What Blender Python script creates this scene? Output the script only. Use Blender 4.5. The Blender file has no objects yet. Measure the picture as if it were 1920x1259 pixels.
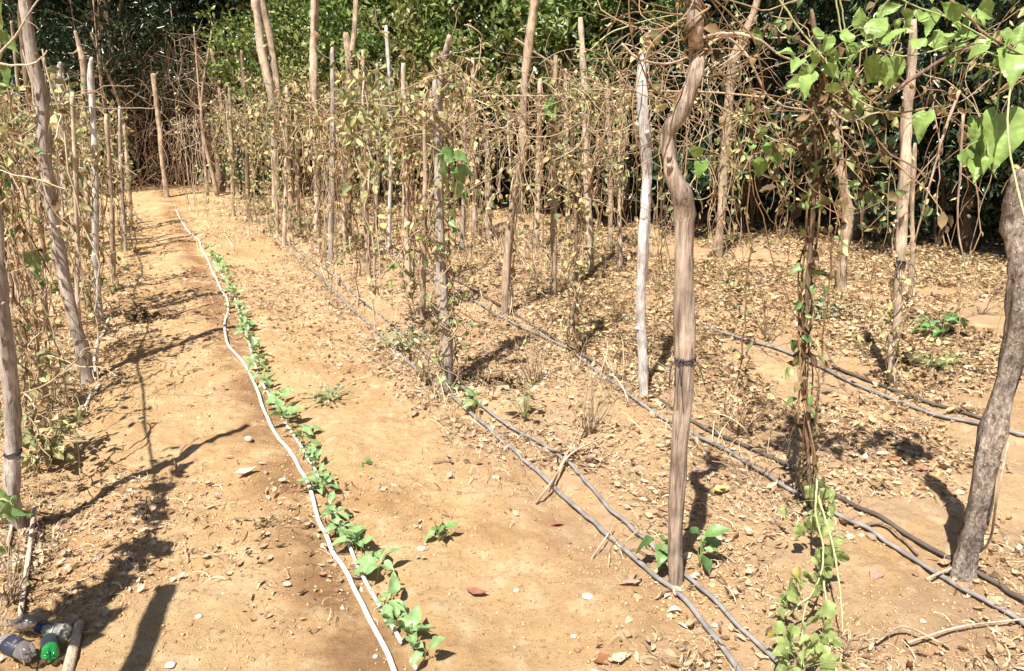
import bpy, math, random
import numpy as np
from mathutils import Vector
R = math.radians
C = bpy.context.scene.collection
SC = bpy.context.scene

# ------------------------------------------------------------------ camera, sky, sun
CAMH, PITCH, FPX = 1.6, R(17.2), 1450.0
cam = bpy.data.cameras.new('camera'); cam.sensor_width = 36.0
cam.lens = 36.0 * FPX / 1920.0; cam.clip_start = 0.05; cam.clip_end = 600
camo = bpy.data.objects.new('camera', cam); C.objects.link(camo)
camo.location = (0, 0, CAMH); camo.rotation_euler = (math.pi/2 - PITCH, 0, 0)
SC.camera = camo
SUN_EL = R(60)
SX, SY = 0.413, 0.911                       # horizontal direction the light travels
world = bpy.data.worlds.new('World'); SC.world = world; world.use_nodes = True
nt = world.node_tree
sky = nt.nodes.new('ShaderNodeTexSky'); sky.sky_type = 'NISHITA'; sky.sun_disc = False
sky.sun_elevation = SUN_EL; sky.sun_rotation = math.atan2(-SX, -SY)
bg = nt.nodes['Background']; bg.inputs['Strength'].default_value = 0.05
nt.links.new(sky.outputs[0], bg.inputs['Color'])
sun = bpy.data.lights.new('sun', 'SUN'); sun.energy = 5.0; sun.angle = R(0.5); sun.color = (1.0, 0.95, 0.86)
suno = bpy.data.objects.new('sun', sun); C.objects.link(suno)
suno.rotation_euler = Vector((SX*math.cos(SUN_EL), SY*math.cos(SUN_EL), -math.sin(SUN_EL))).to_track_quat('-Z', 'Y').to_euler()
SC.view_settings.view_transform = 'Standard'; SC.view_settings.look = 'None'
SC.view_settings.exposure = 0.95; SC.view_settings.gamma = 1.0
SC.cycles.max_bounces = 6; SC.cycles.transparent_max_bounces = 8

# ------------------------------------------------------------------ helpers: noise and ground
rs = np.random.RandomState(7)
LAT = rs.rand(256, 256)
def vnoise(x, y):
    x = np.asarray(x, float); y = np.asarray(y, float)
    xi = np.floor(x).astype(int); yi = np.floor(y).astype(int)
    fx = x - xi; fy = y - yi
    fx = fx*fx*(3-2*fx); fy = fy*fy*(3-2*fy)
    a = LAT[xi & 255, yi & 255]; b = LAT[(xi+1) & 255, yi & 255]
    c = LAT[xi & 255, (yi+1) & 255]; d = LAT[(xi+1) & 255, (yi+1) & 255]
    return (a*(1-fx)+b*fx)*(1-fy) + (c*(1-fx)+d*fx)*fy - 0.5
ROWD = (-0.4305, 0.9026); ROWN = (0.9026, 0.4305)
def rowr(x, y): return x*ROWN[0] + y*ROWN[1]
def rows_(x, y): return x*ROWD[0] + y*ROWD[1]
def rowpt(r, s): return (r*ROWN[0] + s*ROWD[0], r*ROWN[1] + s*ROWD[1])
def gh0(x, y):
    r = rowr(x, y)
    h = 0.06*vnoise(x*0.5+3, y*0.5+9) + 0.030*vnoise(x*1.7, y*1.7+40)
    for rr in (0.52, 1.42, 2.38, 3.6, -0.42): # shallow planting drills
        h = h - 0.018*np.exp(-((r-rr)/0.10)**2) + 0.016*np.exp(-((r-rr-0.2)/0.12)**2) + 0.012*np.exp(-((r-rr+0.2)/0.12)**2)
    return h
def gh(x, y):
    return gh0(x, y)
def ghf(x, y):
    h = gh0(x, y)
    h = h + 0.018*vnoise(x*5.1+7, y*5.1+1) + 0.012*vnoise(x*13+5, y*13+2) + 0.010*vnoise(x*27, y*27)*(1+vnoise(x*2+9, y*2)*1.6) + 0.006*vnoise(x*55, y*55)
    return h
CP, SP = math.cos(PITCH), math.sin(PITCH)
def ray(u, v):
    dx = (u-960)/FPX; dy = (629.5-v)/FPX
    return np.array([dx, CP + SP*dy, -SP + CP*dy])
def G(u, v):                                  # where the sight line through a photo point meets the ground
    d = ray(u, v); z = 0.0
    for _ in range(6):
        t = (z-CAMH)/d[2]; p = d*t; z = float(gh(p[0], p[1]))
    return np.array([p[0], p[1], z])
def W(u, v, Y):                               # the point at distance Y
    d = ray(u, v); t = Y/d[1]
    return np.array([d[0]*t, Y, CAMH + d[2]*t])
def depth(p): return p[1]*CP - (p[2]-CAMH)*SP

# ------------------------------------------------------------------ helpers: meshes
class Geo:
    def __init__(s): s.v = []; s.f = []; s.n = 0
    def add(s, v, f):
        v = np.asarray(v, float).reshape(-1, 3); f = np.asarray(f, int)
        s.v.append(v); s.f.append(f + s.n); s.n += len(v)
def make_mesh(name, geo, origin=(0, 0, 0), smooth=True):
    V = np.concatenate(geo.v) - np.asarray(origin, float)
    me = bpy.data.meshes.new(name)
    loops = np.concatenate([f.ravel() for f in geo.f]).astype(np.int32)
    tot = np.concatenate([np.full(len(f), f.shape[1]) for f in geo.f]).astype(np.int32)
    start = np.concatenate([[0], np.cumsum(tot)[:-1]]).astype(np.int32)
    me.vertices.add(len(V)); me.vertices.foreach_set('co', V.astype(np.float32).ravel())
    me.loops.add(len(loops)); me.loops.foreach_set('vertex_index', loops)
    me.polygons.add(len(tot)); me.polygons.foreach_set('loop_start', start); me.polygons.foreach_set('loop_total', tot)
    if smooth: me.polygons.foreach_set('use_smooth', np.ones(len(tot), bool))
    me.update(calc_edges=True)
    return me
def tag(o, label, cat, group=None, kind=None):
    if label: o['label'] = label
    if cat: o['category'] = cat
    if group: o['group'] = group
    if kind: o['kind'] = kind
    return o
def obj(name, geo, mat, origin=(0, 0, 0), smooth=True):
    o = bpy.data.objects.new(name, make_mesh(name, geo, origin, smooth)); o.data.materials.append(mat)
    o.location = tuple(origin); C.objects.link(o); return o
def thing(name, label, cat, loc, group=None):
    o = bpy.data.objects.new(name, None); o.empty_display_size = 0.1; o.location = tuple(loc); C.objects.link(o)
    return tag(o, label, cat, group)
def part(name, geo, mat, root, base=None, smooth=True):
    """child mesh; geometry given in world coordinates relative to base (the root's origin)"""
    o = bpy.data.objects.new(name, make_mesh(name, geo, base if base is not None else root.location, smooth))
    o.data.materials.append(mat); C.objects.link(o); o.parent = root; return o
def dup(root, loc, rotz, scale=1.0, label=None):
    r = root.copy(); C.objects.link(r); r.location = tuple(loc); r.rotation_euler = (0, 0, rotz); r.scale = (scale,)*3
    if label: r['label'] = label
    for ch in root.children:
        c = ch.copy(); C.objects.link(c); c.parent = r
        for g in ch.children:
            d = g.copy(); C.objects.link(d); d.parent = c
    return r
def nrm(a): return a/(np.linalg.norm(a, axis=-1, keepdims=True)+1e-9)
def smooth_path(P, n):
    """Catmull-Rom through the points"""
    P = np.asarray(P, float)
    if len(P) == 2: return P[0] + (P[1]-P[0])*np.linspace(0, 1, n)[:, None]
    Q = np.vstack([2*P[0]-P[1], P, 2*P[-1]-P[-2]]); m = len(P)-1
    t = np.linspace(0, m, n); i = np.minimum(t.astype(int), m-1); f = (t-i)[:, None]
    a, b, c, d = Q[i], Q[i+1], Q[i+2], Q[i+3]
    return 0.5*(2*b + (c-a)*f + (2*a-5*b+4*c-d)*f**2 + (3*b-a-3*c+d)*f**3)
def tube(geo, P, rad, sides=4, cap=True, rough=0.0, rng=None, flat=1.0):
    P = np.asarray(P, float); n = len(P)
    rad = np.broadcast_to(np.asarray(rad, float), (n,)).copy()
    T = np.gradient(P, axis=0); T = nrm(T)
    ref = np.array([0.0, 0, 1]) if abs(nrm((P[-1]-P[0])[None])[0, 2]) < 0.8 else np.array([0.97, 0.2, 0.1])
    A = np.cross(T, ref); bad = np.linalg.norm(A, axis=1) < 1e-3
    A[bad] = np.array([1.0, 0, 0]); A = nrm(A); B = np.cross(T, A)
    an = np.linspace(0, 2*math.pi, sides, endpoint=False)
    rr = np.repeat(rad[:, None], sides, 1)
    if rough and rng is not None:
        ph = rng.rand()*50
        L = np.cumsum(np.r_[0, np.linalg.norm(np.diff(P, axis=0), axis=1)])
        ang = np.cos(an)[None]*2.2+ph; an2 = np.sin(an)[None]*2.2
        rr = rr*(1 + rough*(vnoise(ang+L[:, None]*9, an2+L[:, None]*5)*1.4 + vnoise(ang*2.3+L[:, None]*2.5, an2*2.3+ph)*1.6))
    V = P[:, None] + rr[..., None]*(A[:, None]*np.cos(an)[None, :, None] + flat*B[:, None]*np.sin(an)[None, :, None])
    i = np.arange(n-1)[:, None]*sides; j = np.arange(sides)[None]; k = (j+1) % sides
    F = np.stack([i+j, i+k, i+k+sides, i+j+sides], -1).reshape(-1, 4)
    V = V.reshape(-1, 3)
    if cap:
        V = np.vstack([V, P[0], P[-1]]); c0 = n*sides; c1 = c0+1; b = (n-1)*sides; jj = np.arange(sides); kk = (jj+1) % sides
        geo.add(V, F)
        off = geo.n-len(V)
        geo.f.append(np.stack([np.full(sides, c0), kk, jj], -1)+off)
        geo.f.append(np.stack([np.full(sides, c1), b+jj, b+kk], -1)+off)
    else:
        geo.add(V, F)
def frames(d, up):
    x = nrm(d); z = up - (up*x).sum(-1, keepdims=True)*x; z = nrm(z); y = np.cross(z, x)
    return np.stack([x, y, z], -1)           # columns
def scatter(geo, tv, tf, P, M, S):
    """many copies of a small template in one mesh"""
    tv = np.asarray(tv, float); S = np.asarray(S, float)
    if S.ndim == 1: S = np.repeat(S[:, None], 3, 1)
    V = np.einsum('nij,nkj->nki', M, tv[None]*S[:, None, :]) + P[:, None]
    n, k = len(P), len(tv)
    F = (np.asarray(tf)[None] + (np.arange(n)*k)[:, None, None]).reshape(-1, np.asarray(tf).shape[1])
    geo.add(V.reshape(-1, 3), F)
def rdir(n, rng, zs=1.0):
    d = rng.normal(size=(n, 3)); d[:, 2] *= zs; return nrm(d)

# ------------------------------------------------------------------ leaf templates (unit length along x)
def dead_leaf(curl, w, cup, twist=0.0):
    t = np.array([0, .35, .7, 1.0]); hw = np.array([.06, 1, .75, 0.02])*w
    V = []
    for a, h in zip(t, hw):
        z0 = curl*(a-.5)**2*2
        tw = twist*(a-.5)
        for sgn in (-1, 0, 1):
            V.append((a, sgn*h*math.cos(tw), z0 + abs(sgn)*h*cup + sgn*h*math.sin(tw)))
    F = []
    for i in range(3):
        for j in range(2):
            F.append((i*3+j, i*3+3+j, i*3+4+j, i*3+1+j))
    return np.array(V), np.array(F)
DEAD = [dead_leaf(.25, .26, .5, .4), dead_leaf(.5, .2, 1.0, -.8), dead_leaf(-.35, .3, .35, .6), dead_leaf(.15, .14, 1.4, 1.2), dead_leaf(.6, .32, .8, 0)]
def broad_leaf(rows=12, cols=7, heart=True, droop=.35, fold=.25, wave=.03, width=1.0, pleat=.022, twist=0.0):
    t = np.linspace(0, 1, rows)
    if heart: prof = [(0, .13), (.05, .27), (.16, .37), (.32, .385), (.5, .31), (.68, .20), (.83, .095), (.93, .035), (1, .003)]
    else: prof = [(0, .02), (.1, .13), (.3, .27), (.5, .29), (.7, .2), (.86, .085), (1, .003)]
    hw = np.interp(t, [p[0] for p in prof], [p[1] for p in prof])*width
    V = []
    for i, (a, h) in enumerate(zip(t, hw)):
        for c in np.linspace(-1, 1, cols):
            x = a - (0.10*abs(c)**2*(1-a)**3 if heart else 0)
            z = -droop*a*a + abs(c)*h*fold + wave*math.sin(a*11+c*2)*abs(c) + pleat*math.sin((a - .35*abs(c)*h/.4)*40)*min(1, abs(c)*1.6)
            tw = twist*a
            V.append((x, c*h*math.cos(tw), z + c*h*math.sin(tw)))
    F = []
    for i in range(rows-1):
        for j in range(cols-1):
            q = i*cols+j; F.append((q, q+cols, q+cols+1, q+1))
    return np.array(V), np.array(F)
HEART = [broad_leaf(26, 7, True, .35, .3), broad_leaf(26, 7, True, .12, .7, .04), broad_leaf(26, 7, True, .6, .15, .06, 1.05), broad_leaf(26, 7, True, .3, .5, .05, .85, twist=.7)]
OVATE = [broad_leaf(8, 5, False, .25, .35), broad_leaf(8, 5, False, .05, .7, .05), broad_leaf(8, 5, False, .5, .2, .05), broad_leaf(8, 5, False, .4, .5, .05, twist=-.8)]
CARD = (np.array([(0, 0, 0), (.45, .26, .06), (1, 0, -.08), (.45, -.26, .06)]), np.array([(0, 3, 2), (0, 2, 1)]))
CARDN = (np.array([(0, 0, 0), (.4, .15, .04), (1, 0, -.14), (.4, -.15, .04)]), np.array([(0, 3, 2), (0, 2, 1)]))
def ribbon(pts, w):
    pts = np.array(pts, float); n = len(pts); V = []
    T = nrm(np.gradient(pts, axis=0)); S = np.cross(T, np.array([.1, .2, 1.0])); S = nrm(S)
    ww = w*np.linspace(1, .35, n)[:, None]
    V = np.concatenate([pts-S*ww, pts+S*ww + np.array([0, 0, w*.6])])
    F = [(i, i+1, n+i+1, n+i) for i in range(n-1)]
    return V, np.array(F)
def curl_rib(a, w, bend, lift):
    t = np.linspace(0, 1, 6); ang = (t-.5)*bend
    x = np.cumsum(np.cos(ang))/6; y = np.cumsum(np.sin(ang*1.0+a))/6; z = lift*np.sin(t*math.pi)
    return ribbon(np.stack([x, y, z], -1), w)
HAY = [curl_rib(.0, .018, 1.0, .12), curl_rib(.4, .02, 2.6, .2), curl_rib(-.3, .024, 3.6, .3), curl_rib(.1, .015, .5, .05), curl_rib(.6, .03, 1.8, .15)]
def blade(bend, w):
    t = np.linspace(0, 1, 6)
    return ribbon(np.stack([np.sin(t*bend)*.6*t, .06*np.sin(t*5), t*np.cos(t*bend*.6)], -1), w)
BLADE = [blade(.5, .012), blade(1.1, .014), blade(1.9, .012), blade(2.4, .016)]

# ------------------------------------------------------------------ materials
def new_mat(name):
    m = bpy.data.materials.new(name); m.use_nodes = True
    return m, m.node_tree, m.node_tree.nodes['Principled BSDF']
def ramp_node(t, cols):
    r = t.nodes.new('ShaderNodeValToRGB'); e = r.color_ramp.elements
    n = len(cols)
    for i, c in enumerate(cols):
        p, col = c if isinstance(c[1], tuple) else (i/(n-1), c)
        if i < 2: x = e[i]; x.position = p
        else: x = e.new(p)
        x.color = (*col, 1)
    return r
def bark_mat(name, cols, scale=14, stretch=(1, 1, .12), rough=.85, bump=.6, spots=None, bscale=30):
    m, t, b = new_mat(name)
    tc = t.nodes.new('ShaderNodeTexCoord'); mp = t.nodes.new('ShaderNodeMapping'); mp.inputs['Scale'].default_value = stretch
    t.links.new(tc.outputs['Object'], mp.inputs['Vector'])
    n1 = t.nodes.new('ShaderNodeTexNoise'); n1.inputs['Scale'].default_value = scale*9; n1.inputs['Detail'].default_value = 6
    n1.inputs['Roughness'].default_value = .65
    t.links.new(mp.outputs[0], n1.inputs['Vector'])
    r = ramp_node(t, cols); t.links.new(n1.outputs['Fac'], r.inputs['Fac'])
    r.color_ramp.elements[0].position = .33; r.color_ramp.elements[-1].position = .66
    col = r.outputs[0]
    n2 = t.nodes.new('ShaderNodeTexNoise'); n2.inputs['Scale'].default_value = 9; n2.inputs['Detail'].default_value = 6
    t.links.new(tc.outputs['Object'], n2.inputs['Vector'])
    mr = t.nodes.new('ShaderNodeMapRange'); mr.inputs['From Min'].default_value = .35; mr.inputs['From Max'].default_value = .7
    mr.inputs['To Min'].default_value = .55; mr.inputs['To Max'].default_value = 1.2
    t.links.new(n2.outputs['Fac'], mr.inputs['Value'])
    mx = t.nodes.new('ShaderNodeMix'); mx.data_type = 'RGBA'; mx.blend_type = 'MULTIPLY'; mx.inputs[0].default_value = 1
    t.links.new(col, mx.inputs[6]); t.links.new(mr.outputs[0], mx.inputs[7]); col = mx.outputs[2]
    if spots:
        v = t.nodes.new('ShaderNodeTexVoronoi'); v.inputs['Scale'].default_value = spots[1]
        t.links.new(tc.outputs['Object'], v.inputs['Vector'])
        rr = ramp_node(t, [(0.10, (1, 1, 1)), (.22, (0, 0, 0))]); t.links.new(v.outputs['Distance'], rr.inputs['Fac'])
        m2 = t.nodes.new('ShaderNodeMix'); m2.data_type = 'RGBA'
        t.links.new(rr.outputs[0], m2.inputs[0]); t.links.new(col, m2.inputs[6]); m2.inputs[7].default_value = (*spots[0], 1); col = m2.outputs[2]
    t.links.new(col, b.inputs['Base Color']); b.inputs['Roughness'].default_value = rough
    b.inputs['Specular IOR Level'].default_value = .25
    bp = t.nodes.new('ShaderNodeBump'); bp.inputs['Strength'].default_value = bump; bp.inputs['Distance'].default_value = .012
    t.links.new(n1.outputs['Fac'], bp.inputs['Height']); t.links.new(bp.outputs[0], b.inputs['Normal'])
    return m
def island_mat(name, cols, rough=.6, trans=.0, spec=.3, vein=False, tcol=None):
    """colour varies from leaf to leaf"""
    m, t, b = new_mat(name)
    g = t.nodes.new('ShaderNodeNewGeometry'); r = ramp_node(t, cols); t.links.new(g.outputs['Random Per Island'], r.inputs['Fac'])
    tc = t.nodes.new('ShaderNodeTexCoord')
    n = t.nodes.new('ShaderNodeTexNoise'); n.inputs['Scale'].default_value = 60 if not vein else 35; n.inputs['Detail'].default_value = 3
    t.links.new(tc.outputs['Object'], n.inputs['Vector'])
    mr = t.nodes.new('ShaderNodeMapRange'); mr.inputs['From Min'].default_value = .3; mr.inputs['From Max'].default_value = .7
    mr.inputs['To Min'].default_value = .75; mr.inputs['To Max'].default_value = 1.2
    t.links.new(n.outputs['Fac'], mr.inputs['Value'])
    mx = t.nodes.new('ShaderNodeMix'); mx.data_type = 'RGBA'; mx.blend_type = 'MULTIPLY'; mx.inputs[0].default_value = 1
    t.links.new(r.outputs[0], mx.inputs[6]); t.links.new(mr.outputs[0], mx.inputs[7])
    t.links.new(mx.outputs[2], b.inputs['Base Color']); b.inputs['Roughness'].default_value = rough
    b.inputs['Specular IOR Level'].default_value = spec
    if vein:
        bp = t.nodes.new('ShaderNodeBump'); bp.inputs['Strength'].default_value = .5; bp.inputs['Distance'].default_value = .004
        t.links.new(n.outputs['Fac'], bp.inputs['Height']); t.links.new(bp.outputs[0], b.inputs['Normal'])
    if trans:
        tr = t.nodes.new('ShaderNodeBsdfTranslucent')
        if tcol: tr.inputs['Color'].default_value = (*tcol, 1)
        else: t.links.new(mx.outputs[2], tr.inputs['Color'])
        ms = t.nodes.new('ShaderNodeMixShader'); ms.inputs[0].default_value = trans
        t.links.new(b.outputs[0], ms.inputs[1]); t.links.new(tr.outputs[0], ms.inputs[2])
        t.links.new(ms.outputs[0], t.nodes['Material Output'].inputs['Surface'])
    return m
def plain(name, col, rough=.5, trans=0, ior=1.45, spec=.5, var=.15, scale=20):
    m, t, b = new_mat(name)
    tc = t.nodes.new('ShaderNodeTexCoord'); n = t.nodes.new('ShaderNodeTexNoise'); n.inputs['Scale'].default_value = scale; n.inputs['Detail'].default_value = 4
    t.links.new(tc.outputs['Object'], n.inputs['Vector'])
    r = ramp_node(t, [tuple(c*(1-var*2) for c in col), tuple(min(1, c*(1+var)) for c in col)]); t.links.new(n.outputs['Fac'], r.inputs['Fac'])
    t.links.new(r.outputs[0], b.inputs['Base Color']); b.inputs['Roughness'].default_value = rough
    b.inputs['Transmission Weight'].default_value = trans; b.inputs['IOR'].default_value = ior; b.inputs['Specular IOR Level'].default_value = spec
    return m
M = {}
M['bark_grey'] = bark_mat('grey_bark', [(.26, .205, .17), (.48, .40, .34), (.62, .54, .47)])
M['bark_tan'] = bark_mat('tan_bark', [(.28, .19, .125), (.50, .37, .26), (.66, .53, .40)])
M['bark_brown'] = bark_mat('brown_bark', [(.11, .07, .045), (.27, .18, .12), (.42, .30, .21)])
M['bark_white'] = bark_mat('bleached_wood', [(.38, .33, .30), (.68, .63, .59), (.82, .79, .76)])
M['bark_pale'] = bark_mat('pale_stick', [(.42, .30, .21), (.66, .52, .39), (.78, .66, .53)])
M['bark_main'] = bark_mat('smooth_brown_wood', [(.17, .115, .085), (.44, .335, .26), (.62, .51, .42)], scale=9, stretch=(1, 1, .07), bump=.9)
M['bark_rough'] = bark_mat('rough_bark', [(.12, .09, .072), (.37, .295, .24), (.60, .51, .44)], scale=8, stretch=(1, 1, .5), bump=1.4, spots=((.62, .55, .48), 70))
M['trunk_dark'] = bark_mat('forest_trunk', [(.08, .055, .04), (.17, .12, .085), (.28, .21, .15)])
M['vine'] = island_mat('dry_vine', [(.14, .09, .06), (.36, .25, .16), (.50, .40, .27), (.26, .16, .10), (.62, .53, .38)], .85, 0, .15)
M['vine_red'] = island_mat('reddish_dry_vine', [(.13, .075, .05), (.34, .21, .14), (.46, .32, .22), (.24, .14, .09)], .85, 0, .15)
M['vine_pale'] = island_mat('pale_dry_vine', [(.30, .23, .16), (.54, .44, .32), (.68, .60, .46), (.38, .28, .19)], .85, 0, .15)
M['vine_dark'] = island_mat('dark_dry_vine', [(.10, .06, .035), (.22, .13, .07), (.34, .22, .12), (.42, .3, .18)], .85, 0, .15)
M['twine'] = plain('dark_twine', (.05, .045, .05), .8)
M['wire_green'] = island_mat('green_stem', [(.28, .36, .14), (.42, .46, .22), (.36, .34, .18)], .6, 0, .3)
M['leaf_dry'] = island_mat('dry_leaf', [(.20, .12, .065), (.50, .36, .19), (.62, .50, .27), (.38, .25, .12), (.66, .60, .34), (.44, .42, .18)], .75, .25, .2)
M['leaf_olive'] = island_mat('olive_leaf', [(.20, .22, .10), (.38, .39, .16), (.54, .53, .22), (.25, .30, .14), (.28, .20, .10), (.62, .58, .28), (.19, .25, .12), (.34, .27, .14)], .6, .3, .3)
M['leaf_darkdry'] = island_mat('dark_dead_leaf', [(.05, .035, .025), (.14, .09, .05), (.26, .18, .09), (.12, .11, .05)], .75, .15, .2)
M['leaf_green'] = island_mat('bright_leaf', [(.11, .21, .045), (.19, .32, .075), (.29, .41, .12), (.15, .26, .06)], .4, .2, .5, True)
M['leaf_mid'] = island_mat('vine_leaf', [(.08, .15, .05), (.17, .29, .09), (.27, .39, .16), (.32, .37, .12)], .42, .25, .5, True)
M['leaf_trail'] = island_mat('trailing_leaf', [(.12, .20, .06), (.24, .34, .10), (.34, .40, .15), (.40, .40, .14)], .45, .25, .4, True)
M['leaf_yellow'] = island_mat('yellow_leaf', [(.46, .36, .07), (.42, .33, .09), (.34, .34, .08)], .5, .15, .3)
M['leaf_seed'] = island_mat('seedling_leaf', [(.11, .25, .06), (.20, .37, .12), (.29, .43, .19), (.16, .30, .08)], .38, .22, .45, True)
M['leaf_weed'] = island_mat('weed_leaf', [(.20, .22, .12), (.32, .34, .20), (.42, .40, .26)], .6, .2, .3)
M['stem_green'] = plain('seedling_stem', (.26, .32, .12), .55)
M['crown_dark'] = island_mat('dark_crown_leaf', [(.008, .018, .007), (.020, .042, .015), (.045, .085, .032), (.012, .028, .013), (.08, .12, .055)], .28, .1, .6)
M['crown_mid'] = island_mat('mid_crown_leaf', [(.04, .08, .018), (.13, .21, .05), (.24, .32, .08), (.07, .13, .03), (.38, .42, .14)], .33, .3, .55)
M['crown_olive'] = island_mat('olive_crown_leaf', [(.08, .09, .03), (.22, .24, .07), (.36, .37, .12), (.12, .14, .045), (.48, .44, .19)], .45, .3, .4)
M['litter'] = island_mat('litter_leaf', [(.12, .07, .04), (.44, .31, .19), (.60, .47, .31), (.34, .21, .13), (.70, .58, .41), (.26, .14, .09), (.52, .39, .23), (.58, .48, .38), (.16, .09, .055)], .8, .12, .15)
M['litter_gold'] = island_mat('golden_litter', [(.16, .09, .04), (.54, .40, .20), (.66, .53, .31), (.42, .28, .14), (.74, .63, .42), (.26, .14, .07), (.58, .46, .28), (.36, .22, .11), (.10, .055, .03), (.62, .45, .20)], .8, .18, .15)
M['hay'] = island_mat('hay', [(.42, .30, .18), (.70, .56, .36), (.78, .66, .46), (.56, .41, .25), (.30, .19, .12), (.72, .64, .42)], .8, .15, .2)
M['twig'] = island_mat('twig', [(.10, .065, .04), (.24, .16, .10), (.40, .30, .20), (.16, .10, .07)], .85, 0, .15)
M['crumb'] = island_mat('soil_crumb', [(.26, .16, .08), (.50, .335, .175), (.62, .43, .24), (.40, .25, .125)], .95, 0, .05)
M['hose_white'] = plain('sun_bleached_hose', (.70, .66, .60), .6, var=.25, scale=22)
M['hose_grey'] = plain('dusty_grey_hose', (.30, .28, .27), .5, var=.4, scale=22)
M['hose_dark'] = plain('dusty_dark_hose', (.13, .105, .09), .5, var=.35, scale=14)
M['stone'] = plain('pale_stone', (.55, .45, .34), .9, var=.2, scale=40)
M['stone_red'] = plain('red_stone', (.34, .19, .12), .9, var=.25, scale=40)
M['white_rock'] = plain('white_pebble', (.60, .54, .45), .9, var=.25, scale=60)

def soil_mat():
    m, t, b = new_mat('dry_soil')
    L = t.links.new
    g = t.nodes.new('ShaderNodeNewGeometry')
    def noise(scale, det=6, ro=.6):
        n = t.nodes.new('ShaderNodeTexNoise'); n.inputs['Scale'].default_value = scale; n.inputs['Detail'].default_value = det
        n.inputs['Roughness'].default_value = ro; L(g.outputs['Position'], n.inputs['Vector']); return n.outputs['Fac']
    def math_(op, a, bb=None, c=None):
        n = t.nodes.new('ShaderNodeMath'); n.operation = op
        for i, x in enumerate((a, bb, c)):
            if x is None: continue
            if isinstance(x, (int, float)): n.inputs[i].default_value = x
            else: L(x, n.inputs[i])
        return n.outputs[0]
    def mrange(v, a, c, lo=0, hi=1):
        n = t.nodes.new('ShaderNodeMapRange'); n.interpolation_type = 'SMOOTHSTEP'
        n.inputs['From Min'].default_value = a; n.inputs['From Max'].default_value = c; n.inputs['To Min'].default_value = lo; n.inputs['To Max'].default_value = hi
        L(v, n.inputs['Value']); return n.outputs[0]
    def mix(f, a, c, mode='MIX'):
        n = t.nodes.new('ShaderNodeMix'); n.data_type = 'RGBA'; n.blend_type = mode
        if isinstance(f, (int, float)): n.inputs[0].default_value = f
        else: L(f, n.inputs[0])
        for i, x in ((6, a), (7, c)):
            if isinstance(x, tuple): n.inputs[i].default_value = (*x, 1)
            else: L(x, n.inputs[i])
        return n.outputs[2]
    r1 = ramp_node(t, [(.34, (.46, .28, .135)), (.5, (.60, .39, .20)), (.66, (.68, .475, .265))])
    L(noise(1.6, 8, .62), r1.inputs['Fac'])
    col = r1.outputs[0]
    col = mix(mrange(noise(9, 5), .5, .72), col, (.74, .56, .34))
    col = mix(mrange(noise(60, 5, .7), .52, .70), col, (.34, .20, .10))
    dp = t.nodes.new('ShaderNodeVectorMath'); dp.operation = 'DOT_PRODUCT'; L(g.outputs['Position'], dp.inputs[0]); dp.inputs[1].default_value = (ROWN[0], ROWN[1], 0)
    r = dp.outputs['Value']
    # watered patches along the seedling hose
    a = math_('ABSOLUTE', math_('SUBTRACT', r, .41)); wet = mrange(a, .03, .22, 1, 0)
    wet = math_('MULTIPLY', wet, mrange(noise(2.9, 5, .65), .36, .58))
    col = mix(math_('MULTIPLY', wet, .72), col, (.25, .12, .06))
    a2 = math_('ABSOLUTE', math_('SUBTRACT', r, 1.35)); wet2 = math_('MULTIPLY', mrange(a2, .05, .25, 1, 0), mrange(noise(3.1, 4), .50, .66))
    col = mix(math_('MULTIPLY', wet2, .5), col, (.34, .16, .085))
    # greyer, paler ground where litter has broken down
    gr = math_('MULTIPLY', mrange(r, .9, 1.6), mrange(noise(2.2, 7, .7), .35, .62))
    col = mix(math_('MULTIPLY', gr, .7), col, (.50, .345, .225))
    L(col, b.inputs['Base Color']); b.inputs['Roughness'].default_value = .95; b.inputs['Specular IOR Level'].default_value = .1
    h = math_('ADD', math_('MULTIPLY', noise(190, 6, .8), 1.0), noise(46, 8, .75))
    bp = t.nodes.new('ShaderNodeBump'); bp.inputs['Strength'].default_value = .8; bp.inputs['Distance'].default_value = .02
    L(h, bp.inputs['Height']); L(bp.outputs[0], b.inputs['Normal'])
    return m
M['soil'] = soil_mat()

# ------------------------------------------------------------------ ground
def graded(a, b, lo, hi, fine, grow):
    mid = list(np.arange(lo, hi, fine)); s = fine; x = hi; right = []
    while x < b: right.append(x); s *= grow; x += s
    right.append(b); s = fine; x = lo; left = []
    while x > a: s *= grow; x -= s; left.append(max(x, a))
    return np.array(sorted(set(np.round(left + mid + right, 5))))
xs = graded(-150, 150, -2.6, 2.6, .011, 1.05); ys = graded(-40, 220, 1.5, 5.5, .011, 1.05)
X, Y = np.meshgrid(xs, ys)
Z = ghf(X, Y)
g = Geo(); nx, ny = len(xs), len(ys)
idx = (np.arange(ny-1)[:, None]*nx + np.arange(nx-1)[None])
g.add(np.stack([X, Y, Z], -1).reshape(-1, 3), np.stack([idx, idx+1, idx+nx+1, idx+nx], -1).reshape(-1, 4))
tag(obj('ground', g, M['soil']), 'dry orange soil of the vegetable plot', 'ground', kind='structure')

# edge of the wood: x -> y
EX = [-30, -9, -5.5, 0.3, 3.6, 6, 30]; EY = [16, 13.8, 12.9, 10.2, 7.5, 5.6, -4]
def edge(x): return np.interp(x, EX, EY)

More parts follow.
